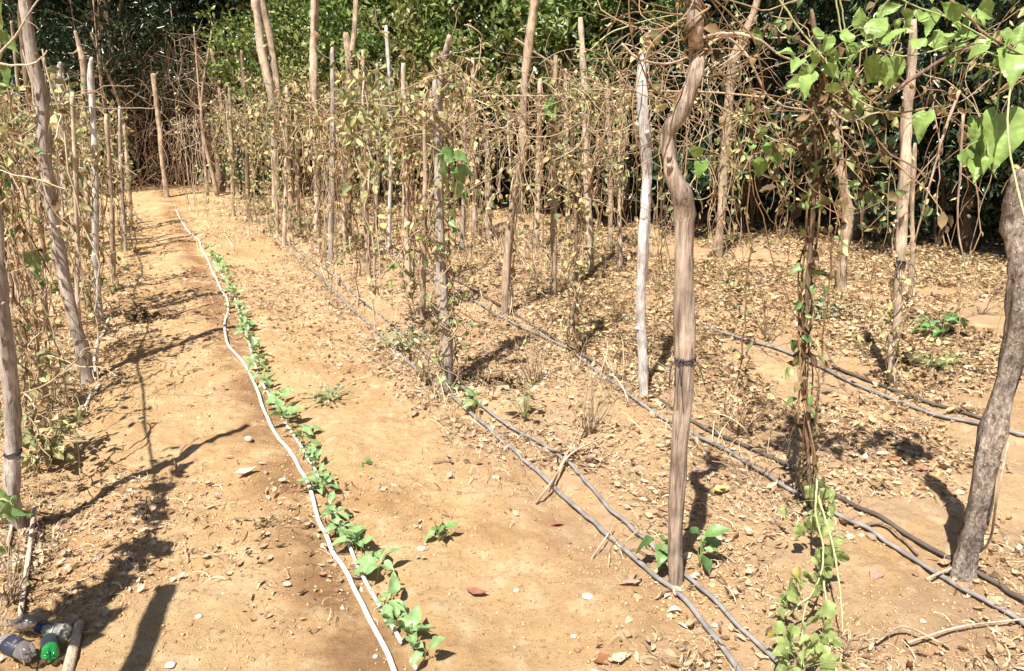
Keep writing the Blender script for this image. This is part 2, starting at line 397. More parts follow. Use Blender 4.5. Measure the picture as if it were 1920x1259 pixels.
# ------------------------------------------------------------------ litter on the ground (uncountable)
def cand(n, rng, y0=1.3, y1=15, pad=.5):
    y = y0 + (y1-y0)*rng.rand(n)**1.55
    half = y*.72 + pad + 1.1
    x = (rng.rand(n)*2-1)*half
    return x, y
def keep(x, y, rng, kind):
    r = rowr(x, y)
    clump = np.clip(.5 + 1.9*vnoise(x*1.1+11, y*1.1) + 1.1*vnoise(x*3.7, y*3.7+5), 0, 1.3)
    base = np.full_like(x, .17)
    base = np.where(r > .75, .30, base)
    base = np.where(r > 1.15, .75, base)
    base = np.where(r > 2.7, 1.0, base)
    base = np.where((r < -.1), .30, base)
    base = np.where((r < -.5), .8, base)
    base = np.where((r > .42) & (r < .68), .22, base)
    base = np.where((r > .5) & (y > 5.5), np.maximum(base, .55), base)
    base = base + np.clip((y-edge(x)+1.5)/2, 0, .6)
    return rng.rand(len(x)) < base*clump
rng = np.random.RandomState(21)
def ground_scatter(n, kinds, size, rng, tilt=.35, lift=.004, filt=None, y1=15, flat=False):
    g = Geo()
    x, y = cand(n, rng, y1=y1); k = keep(x, y, rng, 0)
    if filt is not None: k &= filt(x, y)
    x, y = x[k], y[k]; z = ghf(x, y)+lift
    P = np.stack([x, y, z], -1); m = len(x)
    d = rdir(m, rng, .25 if not flat else .08); up = nrm(np.stack([rng.normal(size=m)*tilt, rng.normal(size=m)*tilt, np.ones(m)], -1))
    F = frames(d, up); s = size[0] + (size[1]-size[0])*rng.rand(m)**2.6
    w = rng.randint(0, len(kinds), m)
    for i, t in enumerate(kinds):
        q = w == i
        if q.any(): scatter(g, t[0], t[1], P[q], F[q], s[q])
    return g
right_side = lambda x, y: rng.rand(len(x)) < np.clip((rowr(x, y)-2.0)/1.0, 0, 1)*np.clip((y-3)/2, .12, 1)
tag(obj('leaf_litter', ground_scatter(470000, DEAD, (.006, .046), rng, tilt=.9, lift=.006), M['litter']), 'dead leaves and flakes strewn over the bare soil', 'leaf litter', kind='stuff')
tag(obj('leaf_litter', ground_scatter(480000, [dead_leaf(.25, .17, .6, .4), dead_leaf(.5, .13, 1.0, -.8), dead_leaf(-.35, .2, .4, .6), dead_leaf(.6, .24, .8, 0)], (.014, .075), rng, tilt=1.0, filt=right_side, lift=.012), M['litter_gold']), 'golden carpet of fallen leaves before the dark wood', 'leaf litter', kind='stuff')
tag(obj('hay_litter', ground_scatter(470000, HAY, (.014, .09), rng, tilt=.6), M['hay']), 'curly straw and broken vine bits on the soil', 'straw', kind='stuff')
tag(obj('twig_litter', ground_scatter(85000, [curl_rib(0, .03, .3, .03), curl_rib(.2, .04, .6, .05)], (.015, .10), rng), M['twig']), 'broken dark twig bits on the soil', 'twigs', kind='stuff')
def crumb_tpl(seed):
    r_ = np.random.RandomState(seed)
    v = np.array([(1, 0, 0), (-1, 0, 0), (0, 1, 0), (0, -1, 0), (0, 0, .8), (0, 0, -.6)], float)*(0.6+.7*r_.rand(6, 1))
    f = [(0, 2, 4), (2, 1, 4), (1, 3, 4), (3, 0, 4), (2, 0, 5), (1, 2, 5), (3, 1, 5), (0, 3, 5)]
    return v, np.array(f)
g = Geo(); x, y = cand(300000, rng, y1=9)
k = rng.rand(len(x)) < np.clip(.45+1.6*vnoise(x*1.3, y*1.3+60)+.9*vnoise(x*5, y*5), 0.04, 1)
x, y = x[k], y[k]; m = len(x); s = .002 + .007*rng.rand(m)**5
P = np.stack([x, y, ghf(x, y)+s*.3], -1); F = frames(rdir(m, rng), rdir(m, rng)); w = rng.randint(0, 4, m)
for i in range(4):
    tv, tf = crumb_tpl(i); scatter(g, tv, tf, P[w == i], F[w == i], s[w == i])
tag(obj('soil_crumbs', g, M['crumb'], smooth=False), 'loose crumbs and clods of orange soil', 'soil crumbs', kind='stuff')
# dry grass standing along the rows
g = Geo()
for rr, s0, s1, n, wd in ((1.42, 4.0, 13, 1500, .2), (2.40, 4.2, 11, 1700, .25), (3.55, 4.8, 9.5, 3200, .3), (-.66, 3.0, 12, 1700, .16), (-1.3, 4, 12, 3000, .35), (.95, 8.5, 13, 900, .3), (2.0, 7.0, 11, 1600, .3), (1.42, 2.0, 4, 260, .15), (2.4, 2.2, 4.2, 420, .16), (3.2, 7, 9.5, 1800, .5)):
    s = s0 + (s1-s0)*rng.rand(n); r = rr + rng.normal(size=n)*wd
    x, y = rowpt(r, s); q = (y < edge(x)+.6) & (vnoise(x*2.2, y*2.2+8) > -.12); x, y = x[q], y[q]; m = len(x)
    P = np.stack([x, y, ghf(x, y)-.005], -1)
    a = rng.rand(m)*2*math.pi; d = np.stack([np.cos(a), np.sin(a), rng.normal(size=m)*.25], -1)
    F = frames(d, np.stack([rng.normal(size=m)*.25, rng.normal(size=m)*.25, np.ones(m)], -1)); w = rng.randint(0, 4, m)
    S = (.05 + .20*rng.rand(m)**2.2)
    for i in range(4):
        scatter(g, BLADE[i][0], BLADE[i][1], P[w == i], F[w == i], S[w == i])
tag(obj('dry_grass', g, M['hay']), 'wispy straw coloured dry grass along the stake rows', 'dry grass', kind='stuff')

# ------------------------------------------------------------------ stakes
STAKES = {}
def stake(key, pts, w, mat, label, base=None, Y=None, name='wooden_stake', cat='stake', sides=12, rough=.36, group='stakes holding up the vines', extra=None, seed=0, ragged=True):
    """pts: photo points from top to foot; foot stands on the ground"""
    r_ = np.random.RandomState(seed or (abs(hash(key)) % 1000 if False else sum(map(ord, key))))
    if Y is None: b = G(*pts[-1]); Y = b[1]
    P = [W(u, v, Y) for u, v in pts]
    n = len(P)
    wid = np.interp(np.linspace(0, 1, n), np.linspace(0, 1, len(w)), w)
    rad = np.array([wd*.47*depth(p)/FPX for wd, p in zip(wid, P)])
    P = np.array(P)
    zb = float(gh(P[-1, 0], P[-1, 1])); P[-1, 2] = min(P[-1, 2], zb); P = np.vstack([P, P[-1]+(P[-1]-P[-2])/np.linalg.norm(P[-1]-P[-2])*.08]); rad = np.r_[rad, rad[-1]]
    P[:, 1] += np.r_[r_.normal(size=n-1)*.012, 0, 0] if n > 2 else 0
    N = 48; Q = smooth_path(P, N); rr = np.interp(np.linspace(0, len(P)-1, N), np.arange(len(P)), rad)
    rr = rr*(1+.06*r_.normal(size=N))
    Q = Q + np.cumsum(r_.normal(size=(N, 3)), 0)*.0006
    g = Geo()
    if ragged: Q[0] += (Q[0]-Q[1])*.1; rr[0] *= .75
    tube(g, Q, rr, sides, True, rough, r_)
    # knots where side shoots were cut
    for _ in range(r_.randint(2, 5)):
        i = r_.randint(3, N-6); a = r_.rand()*6.28; d = np.array([math.cos(a), math.sin(a), .5])
        tube(g, [Q[i], Q[i]+d*rr[i]*1.25, Q[i]+d*rr[i]*1.55], [rr[i]*.5, rr[i]*.42, rr[i]*.18], 6, True)
    if extra:
        for ep, ew in extra:
            EP = np.array([W(u, v, Y) for u, v in ep]); er = [x*.5*depth(p)/FPX for x, p in zip(np.interp(np.linspace(0, 1, len(ep)), np.linspace(0, 1, len(ew)), ew), EP)]
            q = smooth_path(EP, 12); tube(g, q, np.interp(np.linspace(0, 1, 12), np.linspace(0, 1, len(er)), er), 8, True, rough, r_)
    origin = np.array([Q[-1][0], Q[-1][1], zb])
    o = obj(name, g, M[mat], origin); tag(o, label, cat, group)
    STAKES[key] = (Q, rr, o, Y)
    return o
stake('L1', [(40, -60), (46, 0), (62, 110), (76, 180), (85, 300), (104, 440), (140, 580), (168, 716)], [19, 19, 20, 24, 22, 20, 24, 30], 'bark_grey', 'tall smooth grey trunk post leaning over left path, out of frame above')
stake('L2', [(-42, 100), (-22, 330), (0, 520), (12, 650), (24, 800), (33, 930), (38, 990)], [24, 26, 28, 30, 34], 'bark_grey', 'weathered cracked grey stake at the left edge, nearest the bottles')
stake('L3', [(173, 108), (170, 150), (178, 300), (180, 450), (186, 540), (192, 606)], [6, 13, 12, 13, 13], 'bark_white', 'slim bleached stake with whittled white tip beside tall grey trunk post')
stake('L4', [(141, 58), (148, 90), (155, 128), (160, 250), (166, 470)], [5, 8, 11, 12, 12], 'bark_tan', 'crooked brown stake with small side twig behind the white tipped stakes', extra=[([(149, 92), (138, 100), (128, 100)], [4, 2])])
stake('L5', [(115, 117), (112, 135), (116, 200), (124, 470)], [4, 12, 12, 11], 'bark_white', 'bleached stake with blunt pale tip next to the tall grey trunk post')
stake('L6', [(100, 134), (99, 160), (104, 300), (110, 440)], [4, 9, 10, 10], 'bark_white', 'shortest white tipped stake in the left cluster of stakes')
stake('L7', [(287, 138), (292, 180), (298, 240), (306, 310), (313, 369)], [9, 9, 9, 9, 10], 'bark_tan', 'lone knobbly stake at the far end of the left path')
stake('L8', [(397, 92), (408, 150), (425, 260), (436, 310), (447, 366)], [8, 9, 10, 10], 'bark_tan', 'slanting stake with pale cut top right of the far path end')
stake('L9', [(453, 95), (460, 180), (462, 280), (464, 350), (468, 416)], [6, 8, 8, 11], 'bark_brown', 'dark thin stake standing alone in the bare soil at the far right of path')
stake('L10', [(402, 188), (408, 250), (412, 300), (412, 362)], [16, 20, 20, 22], 'bark_brown', 'thick short brown stump at the far path end', name='tree_stump', cat='stump')
stake('C1a', [(474, -50), (480, 0), (490, 90), (508, 175), (516, 250), (518, 440)], [18, 18, 18, 15, 14, 14], 'bark_pale', 'left stake of the tall paired pale stakes')
stake('C1b', [(482, -50), (492, 0), (508, 80), (522, 178), (535, 250), (546, 352)], [13, 13, 14, 14, 13], 'bark_tan', 'right stake of the tall paired pale stakes, leaning', Y=G(518, 440)[1]+.05)
stake('C2', [(590, -50), (590, 0), (588, 90), (589, 150), (592, 250), (597, 470)], [15, 14, 13, 14, 14], 'bark_pale', 'tall straight pinkish stake just right of the paired stakes')
stake('C3', [(648, 62), (655, 110), (654, 200), (652, 290), (652, 450)], [11, 16, 15, 14], 'bark_tan', 'forked stake with one prong rising above the curtain of vines', extra=[([(655, 115), (663, 70), (667, 0), (668, -40)], [11, 9, 7])])
stake('C4', [(724, 48), (728, 120), (731, 185), (733, 300), (730, 468)], [7, 8, 8, 9], 'bark_white', 'thin straight whitish stake cut flat at the top')
stake('C5', [(842, 66), (832, 110), (821, 165), (821, 260), (823, 420), (830, 560), (838, 640), (840, 733)], [8, 14, 20, 20, 21, 19, 20], 'bark_grey', 'grey stake crowned with orange dead leaves in the middle row')
stake('C6', [(1006, -50), (1003, 0), (995, 60), (986, 130), (982, 210), (976, 300), (965, 350), (955, 430), (947, 520), (945, 596)], [16, 17, 16, 16, 15, 15, 15, 16, 15, 13], 'bark_tan', 'tall tan pole at centre with its foot on bare soil left of the white stake')
stake('C7', [(1088, 34), (1092, 100), (1096, 180), (1098, 300), (1105, 450), (1106, 512)], [12, 13, 14, 13], 'bark_pale', 'pale straight stake with flat cut top behind the white stake')
stake('C8', [(1217, 58), (1212, 90), (1203, 140), (1203, 210), (1208, 280), (1213, 345), (1204, 440), (1200, 560), (1204, 650), (1207, 741)], [8, 15, 20, 22, 22, 20, 22, 20, 19, 20], 'bark_white', 'bleached white bare stake with curled brown leaf at its tip', sides=12)
stake('C9', [(1292, -60), (1299, 0), (1302, 55), (1311, 98), (1304, 132), (1290, 176), (1273, 220), (1257, 250), (1257, 285), (1263, 330), (1279, 366), (1285, 400), (1284, 450), (1284, 560), (1284, 700), (1273, 850), (1268, 1000), (1268, 1104)], [33, 33, 32, 30, 30, 30, 31, 32, 29, 31, 40, 40, 38, 37, 36, 33, 31, 31], 'bark_main', 'thick crooked brown pole with S bend, foremost in the middle row', sides=18, rough=.24)
stake('C10', [(1428, -40), (1418, 10), (1400, 60), (1376, 112), (1368, 200), (1358, 300), (1350, 420), (1346, 482)], [13, 14, 17, 20, 19, 18], 'bark_tan', 'bent stake smothered in pale vine leaves right of the S bend pole')
stake('C11', [(1523, 18), (1533, 75), (1539, 130), (1540, 200), (1530, 300), (1526, 430), (1516, 560), (1510, 680), (1512, 800), (1520, 900), (1528, 965)], [7, 11, 11, 10, 10, 10, 9, 9, 10], 'bark_brown', 'pointed stake wrapped from top to foot in dark dead vines')
stake('C12', [(1560, 200), (1572, 300), (1590, 385), (1588, 440), (1580, 500), (1578, 548)], [20, 22, 20, 22], 'bark_tan', 'sturdy kinked tan stake at the edge of the dark wood')
stake('C13', [(1711, 38), (1708, 130), (1702, 215), (1696, 330), (1692, 420), (1688, 540), (1684, 610), (1674, 660), (1676, 722)], [14, 18, 20, 20, 20, 19, 16, 15], 'bark_pale', 'pale straight stake with dark tie under the green leafy branch', sides=12)
stake('C14', [(1716, 270), (1714, 400), (1712, 470), (1708, 560)], [8, 9, 8], 'bark_tan', 'thin rod standing right behind the pale tied stake')
stake('R1', [(1918, 318), (1912, 360), (1909, 420), (1908, 500), (1904, 590), (1890, 690), (1847, 840), (1828, 950), (1812, 1040), (1802, 1086)], [32, 42, 46, 46, 44, 41, 43, 38, 39, 50], 'bark_rough', 'rough barked leaning trunk at the right edge, cut off below the big green leaves', name='leaning_trunk', cat='tree trunk', sides=20, rough=.34, group='__')
del STAKES['R1'][2]['group']
# two tall background stakes of the left rows
stake('L11', [(38, -30), (38, 40), (48, 130), (54, 330)], [7, 8, 9], 'bark_brown', 'thin dark pole just left of the tall grey trunk post', Y=7.5)
stake('L12', [(22, 40), (28, 120), (33, 330)], [5, 6, 6], 'bark_tan', 'thinnest pole at the far left, behind the vines', Y=8.2)
EXTRA = []
def slim(i, top, foot, w, mat, label, grp):
    mid = ((top[0]+foot[0])/2+4*math.sin(i*2.7), (top[1]+foot[1])/2)
    stake('X%d' % i, [top, mid, foot], [w*.8, w, w*1.05], mat, label, group=grp, seed=900+i); EXTRA.append('X%d' % i)
for i, (t, f, w, m) in enumerate([((556, 205), (560, 445), 9, 'bark_tan'), ((624, 90), (618, 500), 10, 'bark_grey'), ((680, 95), (690, 520), 10, 'bark_tan'), ((706, 120), (704, 430), 8, 'bark_grey'), ((756, 120), (768, 545), 11, 'bark_pale'), ((796, 190), (792, 600), 10, 'bark_tan'), ((640, 190), (648, 475), 8, 'bark_pale'), ((430, 165), (438, 405), 7, 'bark_tan'), ((538, 160), (532, 465), 8, 'bark_pale')]):
    slim(i, t, f, w, m, 'slim stake half hidden among hanging vines of the middle row', 'slim stakes of the middle row')
for i, (t, f, w, m) in enumerate([((886, 110), (892, 442), 10, 'bark_pale'), ((912, 230), (918, 452), 11, 'bark_tan'), ((1012, 150), (1006, 470), 11, 'bark_pale'), ((1042, 105), (1040, 560), 11, 'bark_tan'), ((1138, 150), (1144, 470), 9, 'bark_tan'), ((1168, 170), (1164, 500), 8, 'bark_pale'), ((870, 150), (866, 470), 9, 'bark_grey'), ((1060, 130), (1066, 440), 9, 'bark_pale')]):
    slim(20+i, t, f, w, m, 'slim stake half hidden among hanging vines behind the white stake', 'slim stakes of the right row')
for i, (t, f, w, m) in enumerate([((200, 215), (214, 545), 9, 'bark_tan'), ((224, 200), (236, 470), 7, 'bark_grey'), ((232, 235), (246, 432), 7, 'bark_pale'), ((134, 175), (146, 640), 9, 'bark_pale'), ((20, 180), (34, 560), 10, 'bark_pale'), ((70, 150), (88, 620), 10, 'bark_tan')]):
    slim(40+i, t, f, w, m, 'slim stake half hidden among vines of the left path row', 'slim stakes of the left row')
# leaning pole that stands beside the photographer and throws the broad shadow at the bottom left
b = np.array([-.98, .95, float(gh(-.98, .95))]); top = np.array([-1.60, 1.38, 1.70]); g = Geo()
tube(g, smooth_path([top, (top*.5+b*.5)+np.array([.02, .01, 0]), b-np.array([0, 0, .06])], 24), np.linspace(.034, .038, 24), 14, True, .1, np.random.RandomState(3))
tag(obj('wooden_stake', g, M['bark_grey'], b), 'flat topped leaning pole at the near left, out of frame, casting the broad shadow', 'stake', 'stakes holding up the vines')

g = Geo(); r_ = np.random.RandomState(8)
for k_ in STAKES:
    q = STAKES[k_][0][-1]; n = 45; a = r_.rand(n)*6.28; d = .03+.17*r_.rand(n)**1.6
    P = np.stack([q[0]+np.cos(a)*d, q[1]+np.sin(a)*d, np.zeros(n)], -1); P[:, 2] = ghf(P[:, 0], P[:, 1])+.006+.03*np.clip(.1-d, 0, 1)/.1*r_.rand(n)
    F = frames(rdir(n, r_, .4), rdir(n, r_)*.7+np.array([0, 0, .8])); w = r_.randint(0, 5, n); S_ = r_.uniform(.012, .055, n)
    for i in range(5):
        if (w == i).any(): scatter(g, DEAD[i][0], DEAD[i][1], P[w == i], F[w == i], S_[w == i])
tag(obj('leaf_litter', g, M['litter']), 'dead leaves gathered round the feet of the stakes', 'leaf litter', kind='stuff')
# ties on the stakes
def tie(key, frac, turns, mat, tails=3, wid=1.12):
    Q, rr, o, Y = STAKES[key]; i = int(frac*(len(Q)-1)); r_ = np.random.RandomState(i); g = Geo()
    for k in range(turns):
        a = np.linspace(0, 2*math.pi, 16); z = (k-turns/2)*.007 + .006*np.sin(a+k)
        p = Q[i][None] + np.stack([np.cos(a)*rr[i]*wid, np.sin(a)*rr[i]*wid, z], -1); tube(g, p, .0028, 4, False)
    for k in range(tails):
        d = np.array([r_.normal(), -abs(r_.normal()), -.4]); d /= np.linalg.norm(d)
        p0 = Q[i]+np.array([d[0], d[1], 0])*rr[i]*1.1
        tube(g, smooth_path([p0, p0+d*.04, p0+d*.06+np.array([.01, 0, -.05])], 8), .0022, 4)
    t = bpy.data.objects.new('twine_tie', make_mesh('twine_tie', g, o.location)); t.data.materials.append(M[mat]); C.objects.link(t); t.parent = o
tie('C9', .785, 2, 'twine', 4); tie('C13', .52, 5, 'twine', 3); tie('C8', .17, 2, 'twine', 3); tie('L2', .62, 2, 'twine', 1)

# ------------------------------------------------------------------ vines
def hang(rng, top, length, sway, n=14):
    t = np.linspace(0, 1, n)[:, None]
    wob = np.cumsum(rng.normal(size=(n, 3)), 0)*sway; wob[:, 2] *= .3
    wob -= wob[0]
    sl = rng.normal(size=3)*.16*length; sl[2] = 0; wob = wob + sl*t
    return np.asarray(top)[None] + np.array([0, 0, -length])[None]*t + wob
def curl(rng, c, rad, n=16):
    d = rng.normal(size=3); d[2] *= .6
    p = np.zeros((n, 3)); v = nrm(d[None])[0]; ax = nrm(rng.normal(size=(1, 3)))[0]; x = np.array(c, float)
    st = rad*2.6/n; k = rng.normal()*.20
    for i in range(n):
        p[i] = x; v = v + np.cross(ax, v)*k + rng.normal(size=3)*.15; v[2] -= .05; v /= np.linalg.norm(v); x = x + v*st
    return p
def add_leaves(geo, tpls, P, rng, size, droop=.9):
    n = len(P)
    if n == 0: return
    d = rdir(n, rng); d[:, 2] -= droop; up = rdir(n, rng); up[:, 1] -= .5
    F = frames(nrm(d), up); s = size[0]+(size[1]-size[0])*rng.rand(n); w = rng.randint(0, len(tpls), n)
    for i, t in enumerate(tpls):
        q = w == i
        if q.any(): scatter(geo, t[0], t[1], P[q], F[q], s[q])
def vine(base, top_z, label, group, seed, strands=11, tangle=16, length=(.5, 1.6), spread=.22, across=.10, dry=60, green=40, dark=False, rad=.0032, leaf=(.03, .065), greens='leaf_olive', cat='vine', climb=3, tr=.30, smat=None):
    rng = np.random.RandomState(seed); gs, gd, gg = Geo(), Geo(), Geo()
    bx, by = base; bz = float(gh(bx, by)); pts = []
    D = np.array([ROWD[0], ROWD[1], 0]); N_ = np.array([ROWN[0], ROWN[1], 0]); c = np.array([bx, by, 0])
    for k in range(strands):
        top = c + D*rng.normal()*spread + N_*rng.normal()*across + np.array([0, 0, top_z - abs(rng.normal())*.18])
        L = min(rng.uniform(*length), top[2]-bz-.01)
        p = hang(rng, top, L, rng.uniform(.010, .032), 14); tube(gs, p, rad*rng.uniform(.6, 1.5)*np.linspace(1, .7, 14), 4, False); pts.append(p)
    for k in range(climb):
        foot = np.array([bx+rng.normal()*.05, by+rng.normal()*.05, bz]); L = top_z-bz
        p = hang(rng, foot+np.array([0, 0, L]), L, .014, 22); p += (np.linspace(0, 1, 22)[:, None])*(foot-p[-1])
        tube(gs, p, rad*rng.uniform(1.0, 1.9), 4, False); pts.append(p)
    for k in range(tangle):
        p = curl(rng, c + D*rng.normal()*spread*1.2 + N_*rng.normal()*across + np.array([0, 0, top_z - .05 - abs(rng.normal())*.16]), rng.uniform(.08, tr), 16)
        p[:, 2] = np.maximum(p[:, 2], bz+.3); tube(gs, p, rad*rng.uniform(.5, 1.2), 4, False); pts.append(p[::2])
    A = np.concatenate(pts)
    root = thing('bean_vine', label, cat, (bx, by, bz), group)
    part('stem', gs, M[smat or ('vine_dark' if dark else 'vine')], root)
    if dry:
        add_leaves(gd, DEAD, A[rng.randint(0, len(A), dry)] + rng.normal(size=(dry, 3))*.015, rng, leaf); part('dry_leaves', gd, M['leaf_darkdry' if dark else 'leaf_dry'], root)
    if green:
        hot = A[rng.randint(0, len(A), max(3, green//14))]
        P = hot[rng.randint(0, len(hot), green)] + rng.normal(size=(green, 3))*np.array([.045, .045, .16]); P[:, 2] = np.clip(P[:, 2], bz+.03, top_z+.12)
        add_leaves(gg, OVATE[:2]+DEAD[:2], P, rng, leaf); part('leaves', gg, M[greens], root)
    return root
rng = np.random.RandomState(5)
def vine_row(r, s0, s1, step, label, group, top=(1.45, 1.75), **kw):
    s = s0; i = 0
    while s < s1:
        x, y = rowpt(r + rng.normal()*.07, s)
        if y < edge(x)+.3:
            kk = dict(kw); f = rng.uniform(.45, 1.5)
            for q in ('strands', 'tangle', 'dry'): kk[q] = max(2, int(kk.get(q, 10)*f))
            kk['green'] = int(kk.get('green', 40)*rng.choice([.15, .5, 1, 2.2]))
            vine((x, y), rng.uniform(*top), label, group, rng.randint(1 << 30), smat=(('vine', 'vine_red', 'vine_pale', 'vine') if r < 2.6 else ('vine_red', 'vine_dark', 'vine', 'vine_dark'))[rng.randint(4)], **kk)
        s += step*rng.uniform(.7, 1.3)
def columns(keys, label, group, **kw):
    """one vine hanging in a column on each of these stakes"""
    for k in keys:
        q = STAKES[k][0]; top = q[0][2]; b = q[-1]; kk = dict(kw); f = rng.uniform(.6, 1.5)
        for p in ('strands', 'tangle', 'dry'): kk[p] = max(2, int(kk[p]*f))
        kk['green'] = int(kk['green']*rng.choice([.15, .6, 1.2, 2]))
        vine((b[0], b[1]), min(rng.uniform(1.45, 1.9), max(top, 1.3)), label, group, rng.randint(1 << 30), smat=('vine', 'vine_red', 'vine_pale', 'vine')[rng.randint(4)], **kk)
A1 = dict(strands=3, tangle=5, dry=60, green=90, climb=2, spread=.05, across=.04, length=(.4, 1.6), leaf=(.03, .08), rad=.0034)
columns(['C1a', 'C2', 'C3', 'C4', 'C6', 'C7'] + EXTRA[:17], 'tangled dry vine hanging in a column down its own stake', 'vines hanging down single stakes', **A1)
columns(['L1', 'L4', 'L5', 'L3'] + EXTRA[17:], 'olive vine hanging in a column down a left row stake', 'vines hanging down left row stakes', **dict(A1, green=110))
vine_row(1.40, 5.0, 13.2, .85, 'tan and olive dry vine in the curtain along the middle row', 'vines of the middle row', strands=4, tangle=7, climb=1, dry=55, green=80, length=(.3, 1.6), leaf=(.035, .085), top=(1.4, 1.85), rad=.0036)
vine_row(2.40, 5.6, 11.6, .72, 'tan dry vine in the curtain behind the white stake', 'vines of the right row', strands=4, tangle=8, climb=1, dry=60, green=60, length=(.3, 1.6), leaf=(.035, .085), top=(1.4, 1.9), rad=.0034)
vine_row(3.2, 6.4, 9.9, .42, 'reddish bare dry vine hanging against the dark wood', 'vines before the dark wood', climb=0, strands=3, tangle=8, dry=36, green=24, length=(.5, 1.8), top=(1.4, 1.95), leaf=(.035, .08))
vine_row(-.66, 4.3, 12.2, .85, 'olive and tan dry vine along the left path', 'vines of the left row', strands=5, tangle=16, dry=50, green=110, length=(.3, 1.5), top=(1.3, 1.75), leaf=(.03, .075))
vine_row(-1.5, 4.6, 11.5, .62, 'dry vine in the second row behind the left path vines', 'vines of the outer left row', strands=5, tangle=12, dry=50, green=100, top=(1.25, 1.7), leaf=(.035, .08))
vine_row(.62, 11.4, 13, .6, 'dry vine at the far end beside the path', 'vines at the far path end', strands=4, tangle=8, dry=30, green=30, top=(1.2, 1.5))
vine_row(3.62, 2.7, 6.8, .66, 'sparse dry vine strands hanging near the pale tied stake', 'vines around the pale tied stake', climb=0, strands=4, tangle=8, dry=26, green=40, top=(1.4, 1.95), rad=.003, length=(.6, 1.8), tr=.4)
vine_row(2.95, 2.7, 6.6, .75, 'loose dry vine tangle between white stake and dark wood', 'vines between white stake and wood', climb=1, strands=4, tangle=8, dry=30, green=60, top=(1.35, 1.95), rad=.003, length=(.6, 1.8), leaf=(.03, .07), tr=.4)
vine_row(2.42, 2.9, 4.9, .34, 'brown looping dry vine tangle overhead near the pointed stake', 'overhead tangles near the pointed stake', strands=2, tangle=16, dry=14, green=8, top=(1.55, 1.95), rad=.0024, length=(.2, .8), leaf=(.02, .05), climb=0, tr=.45)
vine_row(4.35, 2.5, 7.0, .50, 'thin vine strand bunch hanging at the brink of the dark wood', 'vines at the brink of the dark wood', climb=0, strands=3, tangle=6, dry=24, green=30, top=(1.6, 2.2), rad=.003, length=(.7, 2.0), leaf=(.03, .07), tr=.4)
# vines on single stakes
def stake_base(k): q = STAKES[k][0][-1]; return (q[0], q[1])
def wrap(key, f0, f1, label, seed, n=5, dry=160, green=30, dark=True, greens='leaf_mid', leaf=(.025, .06), off=1.5, tangle=6):
    rng = np.random.RandomState(seed); Q, rr, o, Y = STAKES[key]; gs, gd, gg = Geo(), Geo(), Geo(); N = len(Q); pts = []
    for k in range(n):
        i = np.linspace(f0*(N-1), f1*(N-1), 60); a = np.linspace(0, rng.choice([-1, 1])*rng.uniform(9, 22), 60)+rng.rand()*6
        c = np.stack([np.interp(i, np.arange(N), Q[:, j]) for j in range(3)], -1); r = np.interp(i, np.arange(N), rr)*off*rng.uniform(.85, 1.5)*(1+.5*vnoise(a*.6, np.full(60, k*3.3+seed)))
        p = c + np.stack([np.cos(a)*r, np.sin(a)*r, .02*np.sin(a*.7)], -1); tube(gs, p, rng.uniform(.002, .0045), 4, False); pts.append(p)
    for k in range(tangle):
        i = rng.uniform(f0, min(f1, f0+.3))*(N-1); c = Q[int(i)]; p = curl(rng, c, rng.uniform(.1, .28), 18); tube(gs, p, rng.uniform(.0015, .003), 4, False); pts.append(p)
    A = np.concatenate(pts); b = o.location
    root = thing('bean_vine', label, 'vine', b)
    part('stem', gs, M['vine_dark' if dark else 'vine'], root)
    if dry: add_leaves(gd, DEAD, A[rng.randint(0, len(A), dry)]+rng.normal(size=(dry, 3))*.012, rng, leaf); part('dry_leaves', gd, M['leaf_darkdry' if dark else 'leaf_dry'], root)
    if green: add_leaves(gg, OVATE, A[rng.randint(0, len(A), green)]+rng.normal(size=(green, 3))*.025, rng, leaf); part('leaves', gg, M[greens], root)
    return root
wrap('C11', .12, .98, 'dark dead vine twisted round the pointed stake', 11, n=6, dry=420, green=190, off=2.4, tangle=20, leaf=(.025, .06))
wrap('C10', .2, 1, 'pale green and straw vine covering the bent stake right of the S bend pole', 12, n=7, dry=90, green=130, dark=False, greens='leaf_olive', off=2.0, tangle=18)
wrap('C5', .1, .55, 'orange dead leaves and vine hugging the grey stake in the middle row', 13, n=5, dry=150, green=90, dark=False, tangle=14, greens='leaf_olive', off=2.0)
wrap('C5', .5, .98, 'straw and green vine bundle round the foot of the grey stake', 14, n=7, dry=80, green=120, dark=False, greens='leaf_mid', off=2.3)
wrap('C13', .45, .98, 'yellowing vine on the lower half of the pale tied stake', 15, n=4, dry=70, green=40, dark=False, greens='leaf_olive', off=1.5, tangle=3)
wrap('C9', .0, .2, 'dark dry vine knotted round the top of the S bend pole', 16, n=5, dry=30, green=0, dark=True, off=1.25, tangle=22)
wrap('L3', .3, .98, 'green and straw vine climbing the slim bleached stake', 17, n=5, dry=60, green=60, dark=False, greens='leaf_olive', off=2)
wrap('C8', .0, .05, 'curled brown dead leaf cluster at the tip of the white stake', 18, n=2, dry=16, green=0, dark=False, leaf=(.05, .09), tangle=4)
# vine that climbs a bare string at C7b (dark at the foot)
gq = [W(u, v, G(1080, 660)[1]) for u, v in ((1072, 250), (1076, 350), (1080, 450), (1078, 560), (1080, 662))]
stake('C7b', [(1072, 250), (1076, 350), (1080, 450), (1078, 560), (1080, 662)], [7, 8, 8, 9], 'bark_brown', 'short dark rod hidden by dead leaves between grey and white stakes')
wrap('C7b', .05, .98, 'column of dead leaves, blackened at the foot, on the short dark rod', 19, n=6, dry=220, green=130, dark=False, greens='leaf_olive', off=2.8)
wrap('C7b', .72, .98, 'blackened dead leaves heaped at the foot of the short dark rod', 20, n=4, dry=90, green=0, dark=True, off=2.8, tangle=0)
